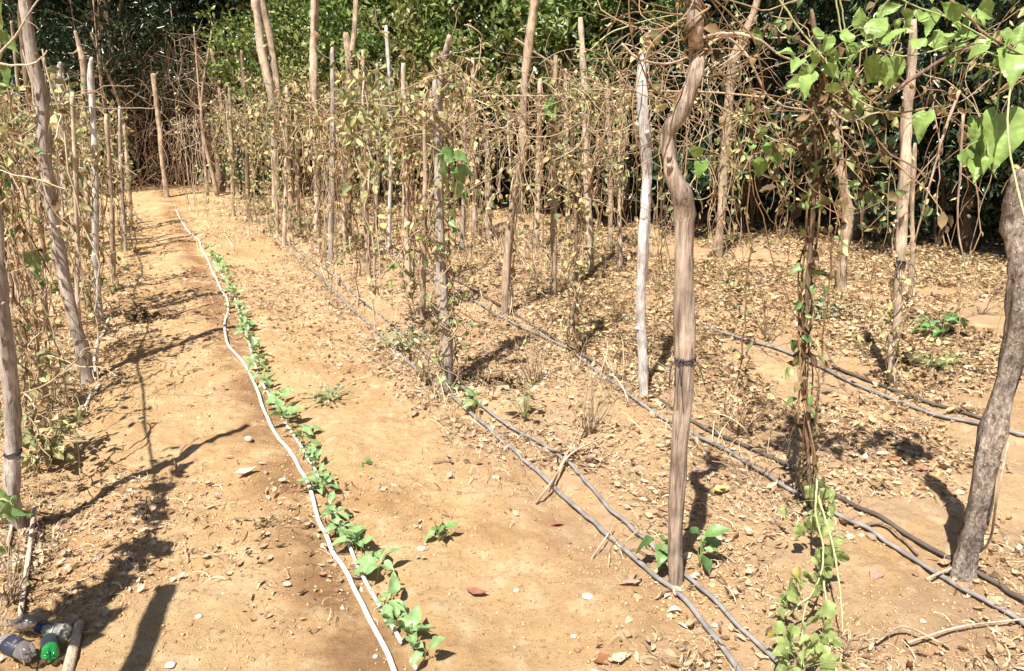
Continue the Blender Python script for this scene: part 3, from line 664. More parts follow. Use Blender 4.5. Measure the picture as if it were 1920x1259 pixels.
# left: vines near the camera
p = G(60, 720); vine((p[0], p[1]), 1.5, 'long dark and olive vine hanging left of the tall grey trunk post', None, 31, strands=7, tangle=8, dry=90, green=60, spread=.10, across=.06, greens='leaf_mid', dark=True)
p = G(80, 880); vine((p[0], p[1]), .55, 'yellow green dry weed vine at the foot of the cracked left stake', None, 32, strands=10, tangle=12, dry=60, green=90, spread=.16, across=.12, length=(.2, .5), climb=6)
p = G(90, 760); vine((p[0], p[1]), .75, 'straw coloured tangle of stems before the tall grey trunk post', None, 33, strands=10, tangle=10, dry=50, green=60, spread=.14, across=.10, length=(.3, .7), climb=6)
# green leaves in the middle of the curtain
def leaf_sprig(name, label, cat, stems, leaves, Y, mat, smat, seed, tpl=HEART, sr=.0028, base=None, group=None, droop=.7, lname='leaf', single=False):
    """stems: lists of photo points; leaves: (u, v, length px[, angle]) at distance Y"""
    rng = np.random.RandomState(seed); gs = Geo(); S = []
    for st in stems:
        yy = [p[2] if len(p) > 2 else Y for p in st]
        q = smooth_path([W(p[0], p[1], y_) for p, y_ in zip(st, yy)], 24); q = q + np.cumsum(rng.normal(size=(24, 3)), 0)*.001
        tube(gs, q, sr*np.linspace(1.2, .7, 24), 5); S.append(q)
    b = base if base is not None else S[0][0]
    root = thing(name, label, cat, b, group); part('stem', gs, M[smat], root)
    A = np.concatenate(S); g = Geo()
    for lf in leaves:
        u, v, L = lf[:3]; y_ = Y + rng.normal()*.05 if len(lf) < 5 else lf[4]
        p = W(u, v, y_); ln = .88*L*depth(p)/FPX
        ang = lf[3] if len(lf) > 3 and lf[3] is not None else rng.uniform(-160, -20)
        a = R(ang); d = np.array([math.cos(a), rng.normal()*.45, math.sin(a)]); d /= np.linalg.norm(d)
        up = np.array([rng.normal()*.8-.2, -.7+rng.normal()*.6, .9+rng.normal()*.6])
        if L > 62: up = np.array([-.15, -1.0, .55+rng.normal()*.2]); ln *= 1.12
        F = frames(d[None], up[None]); t = tpl[rng.randint(len(tpl))]
        gl = Geo() if single else g
        start = p - d*ln*.5
        scatter(gl, t[0], t[1], start[None], F, np.array([ln]))
        k = np.argmin(((A-start)**2).sum(1)); dist = np.linalg.norm(A[k]-start)
        if dist > .01: tube(gs, smooth_path([A[k], (A[k]+start)/2+np.array([0, 0, .01]), start], 6), .0012, 4)
        if single: part(lname, gl, M[mat] if len(lf) < 6 else M[lf[5]], root)
    # petioles were added to gs after the stem mesh: rebuild it
    st = [c for c in root.children if c.name.startswith('stem')][0]; st.data = make_mesh('stem', gs, b); st.data.materials.append(M[smat])
    if not single: part('leaves', g, M[mat], root)
    return root
big = [(1510, 155, 52), (1485, 160, 40, -170), (1555, 95, 50, -10), (1600, 108, 50, -100), (1650, 40, 60, 60), (1682, 60, 60, 55), (1634, 140, 66, -105), (1666, 142, 64, -85), (1700, 40, 50, -60),
       (1745, 45, 55, -80), (1778, 58, 55, 20), (1815, 65, 50, 20), (1730, 30, 45, 40), (1850, 25, 55, -20), (1808, 15, 50, 15), (1838, 45, 46, -30), (1790, 95, 50, -150), (1905, 112, 80, -110), (1886, 100, 50, -70),
       (1840, 130, 46, -60), (1725, 232, 58, -120), (1872, 268, 112, -95), (1838, 262, 80, -80), (1830, 312, 70, -110), (1845, 300, 60, -100), (1560, 130, 50, -30), (1590, 60, 40, 80), (1540, 60, 40, 30), (1620, 85, 50, 30),
       (1582, 118, 46, -140), (1470, 100, 36, 170), (1530, 115, 40, -60), (1605, 185, 44, -80), (1645, 75, 44, 160), (1765, 80, 48, -40), (1800, 120, 40, 10), (1868, 70, 44, 40), (1718, 75, 40, 120), (1612, 30, 40, 100), (1672, 15, 44, 30), (1780, 20, 50, 160), (1915, 60, 50, 80), (1830, 95, 44, -140), (1862, 150, 40, -60)]
_r = np.random.RandomState(4)
for _u, _v, _n, _sd in ((1560, 120, 4, 30), (1640, 60, 4, 34), (1720, 50, 5, 36), (1800, 80, 5, 34), (1870, 110, 4, 28), (1600, 160, 3, 26), (1845, 280, 3, 22), (1500, 140, 2, 22)):
    for _k in range(_n): big.append((_u+_r.normal()*_sd, _v+_r.normal()*_sd*.7, _r.uniform(24, 44)))
leaf_sprig('climbing_vine', 'fresh green climber with big heart shaped leaves spreading over top right stakes', 'climbing plant',
  [[(1925, 420, 2.2), (1905, 330, 2.3), (1890, 230, 2.35), (1900, 120), (1880, 85), (1830, 55), (1770, 25), (1700, 0), (1640, -40)], [(1455, -10), (1490, 40), (1545, 112), (1600, 178), (1660, 205), (1705, 222)], [(1560, -30), (1568, 10), (1580, 70), (1590, 100)],
   [(1572, -30), (1580, 20), (1590, 80)], [(1900, 120), (1860, 100), (1800, 85), (1740, 100), (1690, 105), (1640, 85), (1590, 110), (1540, 100), (1500, 120)], [(1880, 90), (1870, 200), (1850, 260)], [(1720, 20), (1690, 60), (1670, 110)]],
  big, 2.55, 'leaf_green', 'wire_green', 41, single=True, base=G(1815, 1040))
# brown branches lying across it
def branch(label, pts, r0, mat='bark_brown', Y=2.5, seed=1, cat='branch', name='dead_branch'):
    r_ = np.random.RandomState(seed); P = [W(p[0], p[1], p[2] if len(p) > 2 else Y) for p in pts]; q = smooth_path(P, 24)+np.cumsum(r_.normal(size=(24, 3)), 0)*.0012
    g = Geo(); tube(g, q, r0*np.linspace(1.2, .6, 24), 7, True, .2, r_)
    for k in range(3):
        i = r_.randint(5, 20); d = r_.normal(size=3)*.08; tube(g, smooth_path([q[i], q[i]+d*.6+np.array([0, 0, .01]), q[i]+d], 6), r0*.4*np.linspace(1, .4, 6), 5)
    return tag(obj(name, g, M[mat], q[0]), label, cat)
branch('brown branch slanting up through the green climber at top right', [(1655, 185), (1720, 140), (1790, 98), (1862, 84)], .006, seed=2)
branch('thin reddish branch in the top right corner', [(1782, 0), (1820, 35), (1860, 70), (1930, 110)], .005, seed=3)
branch('forked dry twig cluster hanging from the dark dead vine', [(1560, 205), (1590, 225), (1630, 215), (1665, 205)], .003, 'bark_tan', seed=4)
branch('long curved dry vine stem sagging across the tip of the white stake', [(1165, 84), (1195, 110), (1245, 122), (1290, 110), (1312, 95)], .005, 'bark_tan', Y=3.2, seed=5)
branch('thin twig slanting over the top of the tall grey trunk post', [(0, 102), (30, 68), (60, 20), (90, -20)], .005, 'bark_pale', Y=4.1, seed=6)
branch('pale twig bowed below the tall grey trunk post tip', [(-10, 118), (25, 124), (60, 122), (82, 110), (92, 97)], .005, 'bark_pale', Y=4.1, seed=7)
branch('straight dry cane slanting down over the curtain of vines', [(965, 72), (1000, 98), (1045, 125), (1090, 155)], .007, 'bark_tan', Y=6.2, seed=8)
branch('thin arching green runner reaching over to the white stake', [(1105, 95), (1150, 60), (1220, 36), (1300, 18)], .004, 'wire_green', Y=5.2, seed=9, cat='vine', name='vine_runner')
branch('tan vine stem looping from the S bend pole to the pointed stake', [(1300, 75), (1360, 62), (1420, 75), (1470, 110), (1520, 128)], .005, 'bark_tan', Y=2.7, seed=10)
branch('second tan vine stem dipping between the S bend pole and pointed stake', [(1295, 120), (1350, 70), (1400, 100), (1450, 190), (1530, 210)], .0045, 'bark_tan', Y=2.75, seed=12)
branch('thin strand hanging slantwise left of the right edge trunk', [(1800, 170), (1770, 250), (1745, 340), (1715, 455)], .006, 'bark_tan', Y=3.6, seed=13, name='vine_strand', cat='vine')
branch('twig strand hanging straight beside the right edge climber', [(1805, 215), (1800, 320), (1795, 420), (1812, 520)], .005, 'bark_tan', Y=3.4, seed=14, name='vine_strand', cat='vine')
leaf_sprig('bean_vine', 'cluster of pale green leaves hanging on vine curtain above grey stake', 'vine', [[(800, 270), (840, 290), (870, 300)]],
  [(832, 318, 55, -110), (850, 288, 48, 10), (868, 300, 40, -20), (822, 300, 38, -130), (862, 330, 40, -70), (880, 320, 34, -60), (858, 360, 36, -90), (872, 372, 30, -100), (850, 400, 30, -95)], 3.95, 'leaf_mid', 'vine', 42)
leaf_sprig('bean_vine', 'single green and yellow leaf spray beside the tall tan stake', 'vine', [[(990, 200), (1035, 200), (1060, 210)]], [(1036, 212, 42, -60), (1020, 208, 34, -140), (1050, 195, 30, 20), (1032, 190, 26, 80)], 6.0, 'leaf_green', 'vine', 43)
leaf_sprig('bean_vine', 'green leaf cluster dangling between the S bend pole and pointed stake', 'vine', [[(1470, 300), (1440, 280), (1410, 290), (1390, 320)]],
  [(1438, 262, 34, 60), (1446, 285, 40, -80), (1426, 318, 44, -100), (1458, 300, 40, -40), (1406, 282, 28, -150), (1430, 250, 30, 100), (1305, 290, 36, -90), (1312, 318, 40, -110)], 2.9, 'leaf_green', 'vine', 44)
leaf_sprig('bean_vine', 'yellow green leaf tuft by the kinked tan stake', 'vine', [[(1570, 250), (1600, 280), (1612, 310)]], [(1604, 290, 34, -110), (1612, 275, 30, -60), (1598, 310, 26, -90)], 3.4, 'leaf_olive', 'vine', 45)
leaf_sprig('bean_vine', 'dark green leaf spray at the left edge near the cracked stake foot', 'vine', [[(-20, 940), (10, 935), (30, 950)]], [(8, 945, 60, -150), (20, 965, 50, -60), (36, 960, 44, -40), (5, 975, 50, -100), (-5, 925, 50, 120), (0, 1035, 46, -20)], 2.45, 'leaf_mid', 'wire_green', 46, tpl=OVATE)
leaf_sprig('bean_vine', 'bright sunlit leaves at the top left edge', 'vine', [[(-10, -20), (5, 40), (2, 120), (6, 170)]], [(4, 40, 60, -80), (10, 75, 50, -90), (2, 20, 50, 60), (-2, 110, 60, -80), (10, 140, 50, -70), (0, 160, 50, -110), (14, 160, 40, -60)], 4.6, 'leaf_green', 'vine', 47, tpl=OVATE)
p = G(62, 640)
leaf_sprig('bean_vine', 'lone pale leaf hanging low among left row vines', 'vine', [[(60, 420), (62, 470), (66, 520)]], [(62, 488, 44, -95), (70, 520, 26, -60), (56, 560, 26, -120), (84, 535, 24, -60)], 4.4, 'leaf_mid', 'vine', 48)
# foreground green vine trailing at the foot of the pointed stake
rng = np.random.RandomState(9)
fl = []
for u, v, n, L in ((1530, 905, 6, 30), (1535, 935, 9, 34), (1525, 965, 8, 38), (1535, 995, 8, 42), (1548, 1030, 9, 44), (1540, 1055, 7, 42), (1535, 1085, 8, 42), (1515, 1112, 8, 46), (1470, 1145, 6, 40), (1500, 1180, 9, 46), (1530, 1170, 8, 46), (1490, 1215, 12, 44), (1520, 1230, 12, 42), (1460, 1225, 8, 40), (1540, 1195, 8, 40), (1510, 1262, 9, 46), (1450, 1255, 6, 42), (1555, 1240, 5, 36)):
    for k in range(max(2, int(n*(.75 if v < 1120 else .5)))):
        uu, vv = u+rng.normal()*20, v+rng.normal()*14; y_ = G(uu, min(vv+25, 1300))[1]-.06-.10*rng.rand()
        fl.append((uu, vv, L*rng.uniform(.55, 1.1), None, y_) + (('leaf_yellow',) if rng.rand() < .012 else ()))
fl += [(1497, 1082, 34, -100, 2.12, 'leaf_yellow'), (1446, 1190, 28, -120, 1.9, 'leaf_yellow')]
leaf_sprig('bean_vine', 'lush green vine trailing down foreground below the pointed stake, few yellow leaves', 'vine',
   [[(1532, 900, 2.50), (1528, 960, 2.42), (1545, 1030, 2.24), (1535, 1090, 2.12), (1505, 1150, 2.0), (1500, 1259, 1.78)], [(1535, 930, 2.45), (1560, 1010, 2.28), (1575, 1090, 2.12), (1580, 1180, 1.95)], [(1520, 1120, 2.05), (1470, 1160, 1.98), (1465, 1240, 1.82)], [(1545, 1090, 2.1), (1548, 1160, 2.0), (1530, 1240, 1.82)]],
   fl, 2.3, 'leaf_trail', 'wire_green', 49, single=True, sr=.0035, base=np.array([.86, 1.95, float(gh(.86, 1.95))]), droop=.5)

# leafy vine strung beside the left row, just out of frame: it throws the leafy shadow on the path
rng = np.random.RandomState(14); gs, gl = Geo(), Geo(); off = .53*np.array([SX, SY])/1.0
def over(u, v, z): p = G(u, v); k = z/math.tan(SUN_EL); return np.array([p[0]-SX*k, p[1]-SY*k, z])
path = [(95, 1200), (130, 1150), (190, 1105), (240, 1070), (270, 1030), (300, 985), (298, 950), (318, 905), (325, 875), (345, 845), (375, 815)]
Q = smooth_path([over(u, v, 1.45-.1*(i % 2)) for i, (u, v) in enumerate(path)], 60); tube(gs, Q, .004, 5)
A = Q[:46]; wts = np.r_[np.ones(26)*1.6, np.ones(20)*.55]; wts /= wts.sum(); n = 130
P = A[rng.choice(46, n, p=wts)] + rng.normal(size=(n, 3))*np.array([.035, .035, .05])
d = rdir(n, rng); up = nrm(rng.normal(size=(n, 3))*.5+np.array([-.3, -.6, .9])); F = frames(d, up); w = rng.randint(0, 3, n)
for i in range(3): scatter(gl, HEART[i][0], HEART[i][1], P[w == i], F[w == i], .045+.045*rng.rand((w == i).sum()))
ex = np.array([over(u, v, 1.45) for u, v in ((130, 1165), (160, 1140), (120, 1150), (165, 1185), (180, 1120))]); n = 26
P = ex[rng.randint(0, 5, n)]+rng.normal(size=(n, 3))*.03; F = frames(rdir(n, rng), nrm(rng.normal(size=(n, 3))*.4+np.array([-.3, -.6, .9])))
scatter(gl, HEART[0][0], HEART[0][1], P, F, .07+.05*rng.rand(n))
root = thing('bean_vine', 'leafy runner strung above the near left row, out of frame, casting leafy shadow', 'vine', (Q[0][0], Q[0][1], 0))
part('stem', gs, M['vine'], root); part('leaves', gl, M['leaf_mid'], root)

def runner(r, s0, s1, z, label, n, seed, rad=.0045):
    r_ = np.random.RandomState(seed); k = np.linspace(s0, s1, 90); x, y = rowpt(r + .07*vnoise(k*1.1, np.full(90, seed*2.2)), k)
    q = np.stack([x, y, z + .16*vnoise(k*1.3, np.full(90, seed*5.1)) - .05], -1); gs, gl = Geo(), Geo(); tube(gs, q, rad, 5)
    root = thing('vine_runner', label, 'vine', q[0]); part('stem', gs, M['vine'], root)
    hot = q[r_.randint(0, 90, 14)]; P = hot[r_.randint(0, 14, n)] + r_.normal(size=(n, 3))*np.array([.05, .08, .06]); add_leaves(gl, DEAD+OVATE[:2], P, r_, (.03, .07)); part('leaves', gl, M['leaf_olive'], root)
runner(-.74, 2.7, 11.5, 1.5, 'long dry runner strung along the left path row of stakes', 240, 3, .0065)
runner(1.42, 4.2, 12.5, 1.62, 'long dry runner strung along the middle row of stakes', 120, 4)
runner(2.40, 2.6, 11, 1.66, 'long dry runner strung along the row of the white stake', 120, 5)
# ------------------------------------------------------------------ drip hoses
def hose(label, px, r, mat, wob=.002, seed=0, lift=0, name='drip_hose', group='drip irrigation hoses'):
    r_ = np.random.RandomState(seed+50); P = np.array([G(*q) if len(q) == 2 else np.array(rowpt(q[0], q[1])+(0,)) for q in px])
    n = max(40, int(np.linalg.norm(np.diff(P, axis=0), axis=1).sum()/.05)); Q = smooth_path(P, n)
    Q[:, 0] += wob*np.cumsum(r_.normal(size=n))*.35*0 + wob*vnoise(np.arange(n)*.22+seed*7, np.zeros(n)+seed)*2
    Q[:, 2] = ghf(Q[:, 0], Q[:, 1]) + r*.95 + lift*(.5+2*vnoise(np.arange(n)*.17, np.zeros(n)+seed*5)) + np.clip(.02*vnoise(np.arange(n)*.3, np.zeros(n)+seed*3), 0, .02)
    Q[:, 2] = np.convolve(np.pad(Q[:, 2], 2, 'edge'), np.ones(5)/5, 'valid')+.006
    g = Geo(); tube(g, Q, r, 10, True, 0, r_, flat=.85)
    o = obj(name, g, M[mat], Q[0]); tag(o, label, 'hose', group)
    return o
hose('long white hose kinking beside the seedling row', [(745, 1275), (700, 1180), (655, 1090), (620, 1030), (595, 972), (575, 910), (545, 855), (515, 815), (495, 770), (480, 730), (460, 690), (430, 652), (421, 615), (428, 575), (410, 535), (395, 502), (378, 468), (372, 452), (345, 425), (330, 395)], .0085, 'hose_white', wob=.004)
hose('second white hose half hidden under the seedlings', [(795, 1275), (745, 1195), (690, 1105), (660, 1040), (625, 960), (600, 905), (575, 860), (548, 815), (525, 775), (500, 735), (480, 690), (465, 640), (448, 585), (432, 545), (415, 515), (400, 490)], .0070, 'hose_white', seed=2, lift=-.018)
hose('left grey hose of the middle row pair, passing the S bend pole foot', [(1395, 1275), (1290, 1140), (1210, 1075), (1120, 992), (1060, 940), (1010, 892), (950, 840), (905, 800), (850, 750), (730, 650), (640, 562), (1.39, 8.2, 0), (1.41, 10.5, 0), (1.38, 12.6, 0)], .0095, 'hose_grey', seed=3)
hose('right thin grey hose of the middle row pair', [(1470, 1259), (1430, 1220), (1300, 1100), (1215, 1025), (1150, 965), (1095, 905), (1070, 878), (1010, 835), (940, 795), (870, 735), (790, 660), (1.50, 7.2, 0), (1.47, 9.0, 0), (1.5, 12, 0)], .0080, 'hose_grey', seed=4)
hose('pale grey hose of the right row, running past the white stake foot', [(1960, 1205), (1920, 1180), (1800, 1112), (1690, 1040), (1600, 990), (1500, 935), (1420, 887), (1310, 822), (1190, 752), (1120, 702), (1060, 655), (940, 600), (870, 555), (2.37, 7.2, 0), (2.33, 9.0, 0), (2.36, 11, 0)], .0095, 'hose_grey', seed=5)
hose('dark brown hose of the right row, ending at the right edge trunk', [(1960, 1165), (1900, 1125), (1870, 1105), (1780, 1055), (1640, 975), (1560, 930), (1480, 880), (1370, 830), (1290, 788), (1210, 735), (2.45, 6.0, 0), (2.44, 8.5, 0)], .0095, 'hose_dark', seed=6)
hose('outermost pale hose on the right, before the pale tied stake', [(1262, 600), (1423, 648), (1473, 664), (1548, 698), (1600, 725), (1650, 745), (1740, 780), (1830, 802), (1940, 830)], .0110, 'hose_grey', seed=7)
hose('second dusty hose of the outermost right pair', [(1560, 690), (1640, 722), (1720, 752), (1800, 778), (1870, 800)], .0095, 'hose_dark', seed=8)
hose('short pale hose bent round the foot of the tall grey trunk post', [(206, 598), (196, 625), (182, 650), (178, 680), (180, 716)], .008, 'hose_white', seed=9, wob=.002)
hose('pale cane piece lying before the foot of the tall grey trunk post', [(188, 722), (165, 755), (152, 785), (136, 808)], .007, 'hose_white', seed=10, wob=.002, name='dry_cane', group=None)['category'] = 'cane'
# pale canes by the bottles
def stick(label, pts, r0, mat, name='dry_cane', cat='cane', sides=8, taper=.75):
    r_ = np.random.RandomState(len(label)); q = smooth_path(pts, 20); g = Geo(); tube(g, q, r0*np.linspace(1, taper, 20), sides, True, .15, r_)
    return tag(obj(name, g, M[mat], q[0]), label, cat)
a = G(38, 1168); b = G(70, 975); stick('pale dry cane leaning from the bottles towards the cracked stake', [a+np.array([0, 0, .01]), (a+b)/2+np.array([0, 0, .03]), b+np.array([0, 0, .06])], .0095, 'bark_pale')
a = G(4, 1075); b = G(28, 985); stick('short pale cane at the left edge under dark leaves', [a+np.array([0, 0, .01]), b+np.array([0, 0, .03])], .008, 'bark_pale')
a = G(126, 1280); b = G(152, 1176); stick('sawn reddish log piece lying right of the bottles', [a+np.array([0, 0, .014]), (a+b)/2+np.array([0, 0, .018]), b+np.array([0, 0, .018])], .017, 'bark_pale', 'cut_log', 'log', 14, .8)

# ------------------------------------------------------------------ seedlings
def seedling(seed, nl, label):
    r_ = np.random.RandomState(seed); root = thing('bean_seedling', label, 'seedling', (0, 0, 0), 'seedlings planted along the white hose')
    h = r_.uniform(.05, .085); gs = Geo(); tip = np.array([r_.normal()*.012, r_.normal()*.012, h]); tube(gs, smooth_path([(0, 0, -.01), tip*.5+np.array([.003, 0, 0]), tip], 6), .0022, 5)
    a0 = r_.rand()*6
    L = []
    for k in range(nl):
        a = a0 + k*2*math.pi/nl*1.03 + r_.normal()*.25; el = r_.uniform(-.35, 1.1); d = np.array([math.cos(a)*math.cos(el), math.sin(a)*math.cos(el), math.sin(el)])
        st = tip + d*.02*np.array([1, 1, .6]); tube(gs, [tip*.8, st], .0013, 4); L.append((st, d, r_.choice([.035, .05, .06, .075, .085])))
    part('stem', gs, M['stem_green'], root, (0, 0, 0))
    for st, d, s in L:
        g = Geo(); t = (HEART+OVATE)[r_.randint(8)]; scatter(g, t[0], t[1], st[None], frames(d[None], np.array([[r_.normal()*.3, r_.normal()*.3, 1.0]])), np.array([s])); part('leaf', g, M['leaf_seed'], root, (0, 0, 0))
    return root
SV = [seedling(100+i, n, 'pale green bean seedling with broad leaves in the row along the white hose') for i, n in enumerate((4, 3, 5, 4, 3, 6, 2, 4, 5))]
seeds = [(770, 1215, 1.15, 'palest large leaved seedling, nearest the camera in the hose row'), (722, 1150, 1.0, 'small two toned seedling just behind the nearest pale one'), (706, 1088, 1.15, 'broad leaved seedling leaning right across the white hose'), (668, 1030, 1.05, 'upright bright green seedling straddling the second white hose'),
         (628, 1000, .6, 'tiny yellowish seedling between the two white hoses'), (608, 930, 1.25, 'wide sprawling seedling beside the damp reddish patch'), (596, 890, .9, 'seedling with one tall folded leaf between two white hoses'), (573, 852, 1.05, 'bright seedling with raised leaf above the hose bend'),
         (540, 800, 1.25, 'large seedling with spread leaves at midway of the row'), (522, 772, 1.1, None), (503, 735, 1.1, None), (490, 700, 1.0, None), (480, 672, 1.0, None), (470, 648, 1.1, None), (461, 625, 1.1, None), (455, 606, 1, None), (447, 585, 1, None), (440, 565, 1.05, None),
         (434, 550, 1, None), (428, 534, 1, None), (421, 518, 1, None), (414, 506, 1, None), (408, 496, 1, None), (401, 486, 1, None), (394, 474, 1, None), (388, 464, .9, None)]
seeds += [(748, 1182, .7, 'small seedling tucked behind the nearest pale one'), (792, 1252, .9, 'seedling at the bottom edge beside the white hose end'), (686, 1062, .7, 'small seedling beside the broad leaved one'), (645, 1005, .7, 'thin seedling behind the upright bright green one'), (618, 965, .7, 'little seedling halfway between wide one and tiny yellowish one'), (736, 1118, .6, 'smallest sprout right of the second white hose')]
used = {}
_more = []
for (u0, v0, s0, _), (u1, v1, s1, _) in zip(seeds[5:-1], seeds[6:]):
    _more.append(((u0+u1)/2+3*math.sin(u0), (v0+v1)/2, .95, None))
seeds += _more + [((a_[0]*.75+b_[0]*.25)+4, a_[1]*.75+b_[1]*.25, .8, None) for a_, b_ in zip(seeds[2:16], seeds[3:17])]
for i, (u, v, s, lab) in enumerate(seeds):
    k = i % 9; s *= .85 if i < 10 else .92; p = G(u, v); p[2] = float(ghf(p[0], p[1])); rz = (i*2.4) % 6.28
    far = 'pale green seedling among the small far ones up the hose row'
    if k not in used:
        o = SV[k]; used[k] = 1; o.location = tuple(p); o.rotation_euler = (0, 0, rz); o.scale = (s,)*3; o['label'] = lab or far
    else: dup(SV[k], p, rz, s, lab or far)
def plantlet(u, v, n, size, label, seed, mat='leaf_mid', name='young_plant', h=.06, tpl=None, cat='young plant', spread=.03):
    r_ = np.random.RandomState(seed); p = G(u, v); p[2] = float(ghf(p[0], p[1])); root = thing(name, label, cat, p); gs, gl = Geo(), Geo(); tpl = tpl or OVATE+HEART
    for k in range(n):
        a = r_.rand()*6.28; tip = p + np.array([math.cos(a)*spread*r_.rand(), math.sin(a)*spread*r_.rand(), h*r_.uniform(.5, 1.3)]); tube(gs, smooth_path([p, (p+tip)/2+np.array([0, 0, .01]), tip], 5), .0018, 4)
        el = r_.uniform(-.5, .7); d = np.array([math.cos(a)*math.cos(el), math.sin(a)*math.cos(el), math.sin(el)]); t = tpl[r_.randint(len(tpl))]
        scatter(gl, t[0], t[1], tip[None], frames(d[None], np.array([[r_.normal()*.4, r_.normal()*.4-.2, 1.0]])), np.array([size*r_.uniform(.7, 1.2)]))
    part('stem', gs, M['stem_green'], root); part('leaves', gl, M[mat], root); return root
plantlet(1238, 1072, 7, .085, 'dark green leafy plant left of the S bend pole foot', 61, h=.11)
plantlet(1312, 1062, 7, .085, 'dark green leafy plant right of the S bend pole foot', 62, h=.11)
plantlet(823, 1012, 6, .06, 'lone pale grey green plant in the bare soil between the rows', 63, 'leaf_seed', h=.05)
plantlet(890, 775, 7, .07, 'slim leaved green sprig beside the grey stake foot', 64, 'leaf_mid', h=.1)
plantlet(985, 790, 12, .07, 'loose green weed right of the grey stake', 65, 'leaf_weed', h=.16, spread=.1, name='weed', cat='weed')
plantlet(618, 752, 44, .028, 'low grey green weed patch by the bare path', 66, 'leaf_weed', h=.05, spread=.17, name='weed', cat='weed')
plantlet(765, 660, 50, .045, 'straggly grey weed clump at the left foot of the grey stake', 67, 'leaf_weed', h=.12, spread=.2, name='weed', cat='weed')
plantlet(1765, 635, 14, .10, 'pale green broad leaved plant in the golden leaf carpet', 68, 'leaf_seed', h=.12, spread=.15)
plantlet(1745, 690, 40, .05, 'low yellow green weed right of the pale tied stake foot', 69, 'leaf_olive', h=.07, spread=.2, name='weed', cat='weed')
plantlet(1540, 600, 24, .06, 'small green weed behind the dark wrapped stake', 70, 'leaf_weed', h=.1, spread=.15, name='weed', cat='weed')
plantlet(100, 870, 40, .06, 'yellow green weed right of the cracked left stake', 71, 'leaf_olive', h=.16, spread=.14, name='weed', cat='weed')
plantlet(678, 872, 3, .03, 'tiny dark sprout in the bare soil right of the seedling row', 72, 'leaf_mid', h=.02)
def bush(u, v, h, spread, n, label, seed, mat='twig', dead=20):
    r_ = np.random.RandomState(seed); p = G(u, v); g, gl = Geo(), Geo(); A = []
    for k in range(n):
        a = r_.rand()*6.28; d = np.array([math.cos(a)*spread*r_.rand()**.5, math.sin(a)*spread*r_.rand()**.5, h*r_.uniform(.4, 1)])
        q = smooth_path([p-np.array([0, 0, .01]), p+d*.5+r_.normal(size=3)*.02, p+d], 10); q += np.cumsum(r_.normal(size=(10, 3)), 0)*.004; q[0] = p; tube(g, q, .0028*np.linspace(1.2, .4, 10), 4); A.append(q)
    root = thing('dry_bush', label, 'dry bush', p); part('stem', g, M[mat], root); A = np.concatenate(A)
    if dead: add_leaves(gl, DEAD, A[r_.randint(0, len(A), dead)], r_, (.02, .05)); part('dry_leaves', gl, M['leaf_dry'], root)
    return root
bush(1385, 815, .26, .2, 26, 'thorny brown dry bush between the S bend pole and dark wrapped stake', 81)
bush(1105, 815, .36, .16, 22, 'bare straw coloured dry bush above the slanting stick', 82, 'vine')
bush(1000, 720, .4, .16, 18, 'dry tan stalk tuft behind the grey stake', 83, 'vine')
bush(1440, 640, .5, .22, 12, 'sparse bare twig plant in the golden leaf carpet', 84)
bush(800, 720, .35, .14, 22, 'straw tuft clinging to the left side of grey stake foot', 85, 'vine', 30)
bush(1840, 590, .3, .3, 18, 'fan of bare twigs in front of the right edge trunk', 86, 'vine')
bush(20, 1130, .28, .1, 16, 'straw stalks standing over the plastic bottles', 87, 'vine', 10)
bush(1595, 1225, .12, .12, 14, 'white rooted straw clump right of the foreground green vine', 88, 'hay' if False else 'vine', 6)
# dead leaf heaps
def heap(u, v, n, rad, h, size, label, mat, seed):
    r_ = np.random.RandomState(seed); p = G(u, v); g = Geo(); a = r_.rand(n)*6.28; q = rad*r_.rand(n)**.5
    P = np.stack([p[0]+np.cos(a)*q, p[1]+np.sin(a)*q*.7, np.zeros(n)], -1); P[:, 2] = ghf(P[:, 0], P[:, 1]) + h*(1-q/rad)*r_.rand(n)
    F = frames(rdir(n, r_, .6), rdir(n, r_)+np.array([0, 0, .8])); w = r_.randint(0, 5, n); s = size*r_.uniform(.6, 1.3, n)
    for i in range(5):
        if (w == i).any(): scatter(g, DEAD[i][0], DEAD[i][1], P[w == i], F[w == i], s[w == i])
    tag(obj('leaf_heap', g, M[mat], p), label, 'leaf heap')
heap(880, 716, 60, .10, .07, .05, 'blackish dead leaf heap right of the grey stake foot', 'leaf_darkdry', 91)
heap(936, 722, 70, .13, .09, .05, 'second blackish dead leaf heap, farther right of the grey stake', 'leaf_darkdry', 92)
heap(275, 600, 80, .17, .09, .05, 'dark leaf patch added as the vine shadow on the left path', 'leaf_darkdry', 93)  # dark leaves added here stand in for the shadow of the nearby vine
heap(1690, 690, 50, .1, .12, .06, 'reddish brown leaf heap at the pale tied stake foot', 'leaf_darkdry', 94)
heap(1070, 860, 90, .16, .05, .05, 'pale dead leaf heap under the slanting stick', 'litter', 95)
heap(500, 985, 16, .05, .02, .03, 'small dark leaf cluster on the damp soil left of the hose', 'leaf_darkdry', 96)
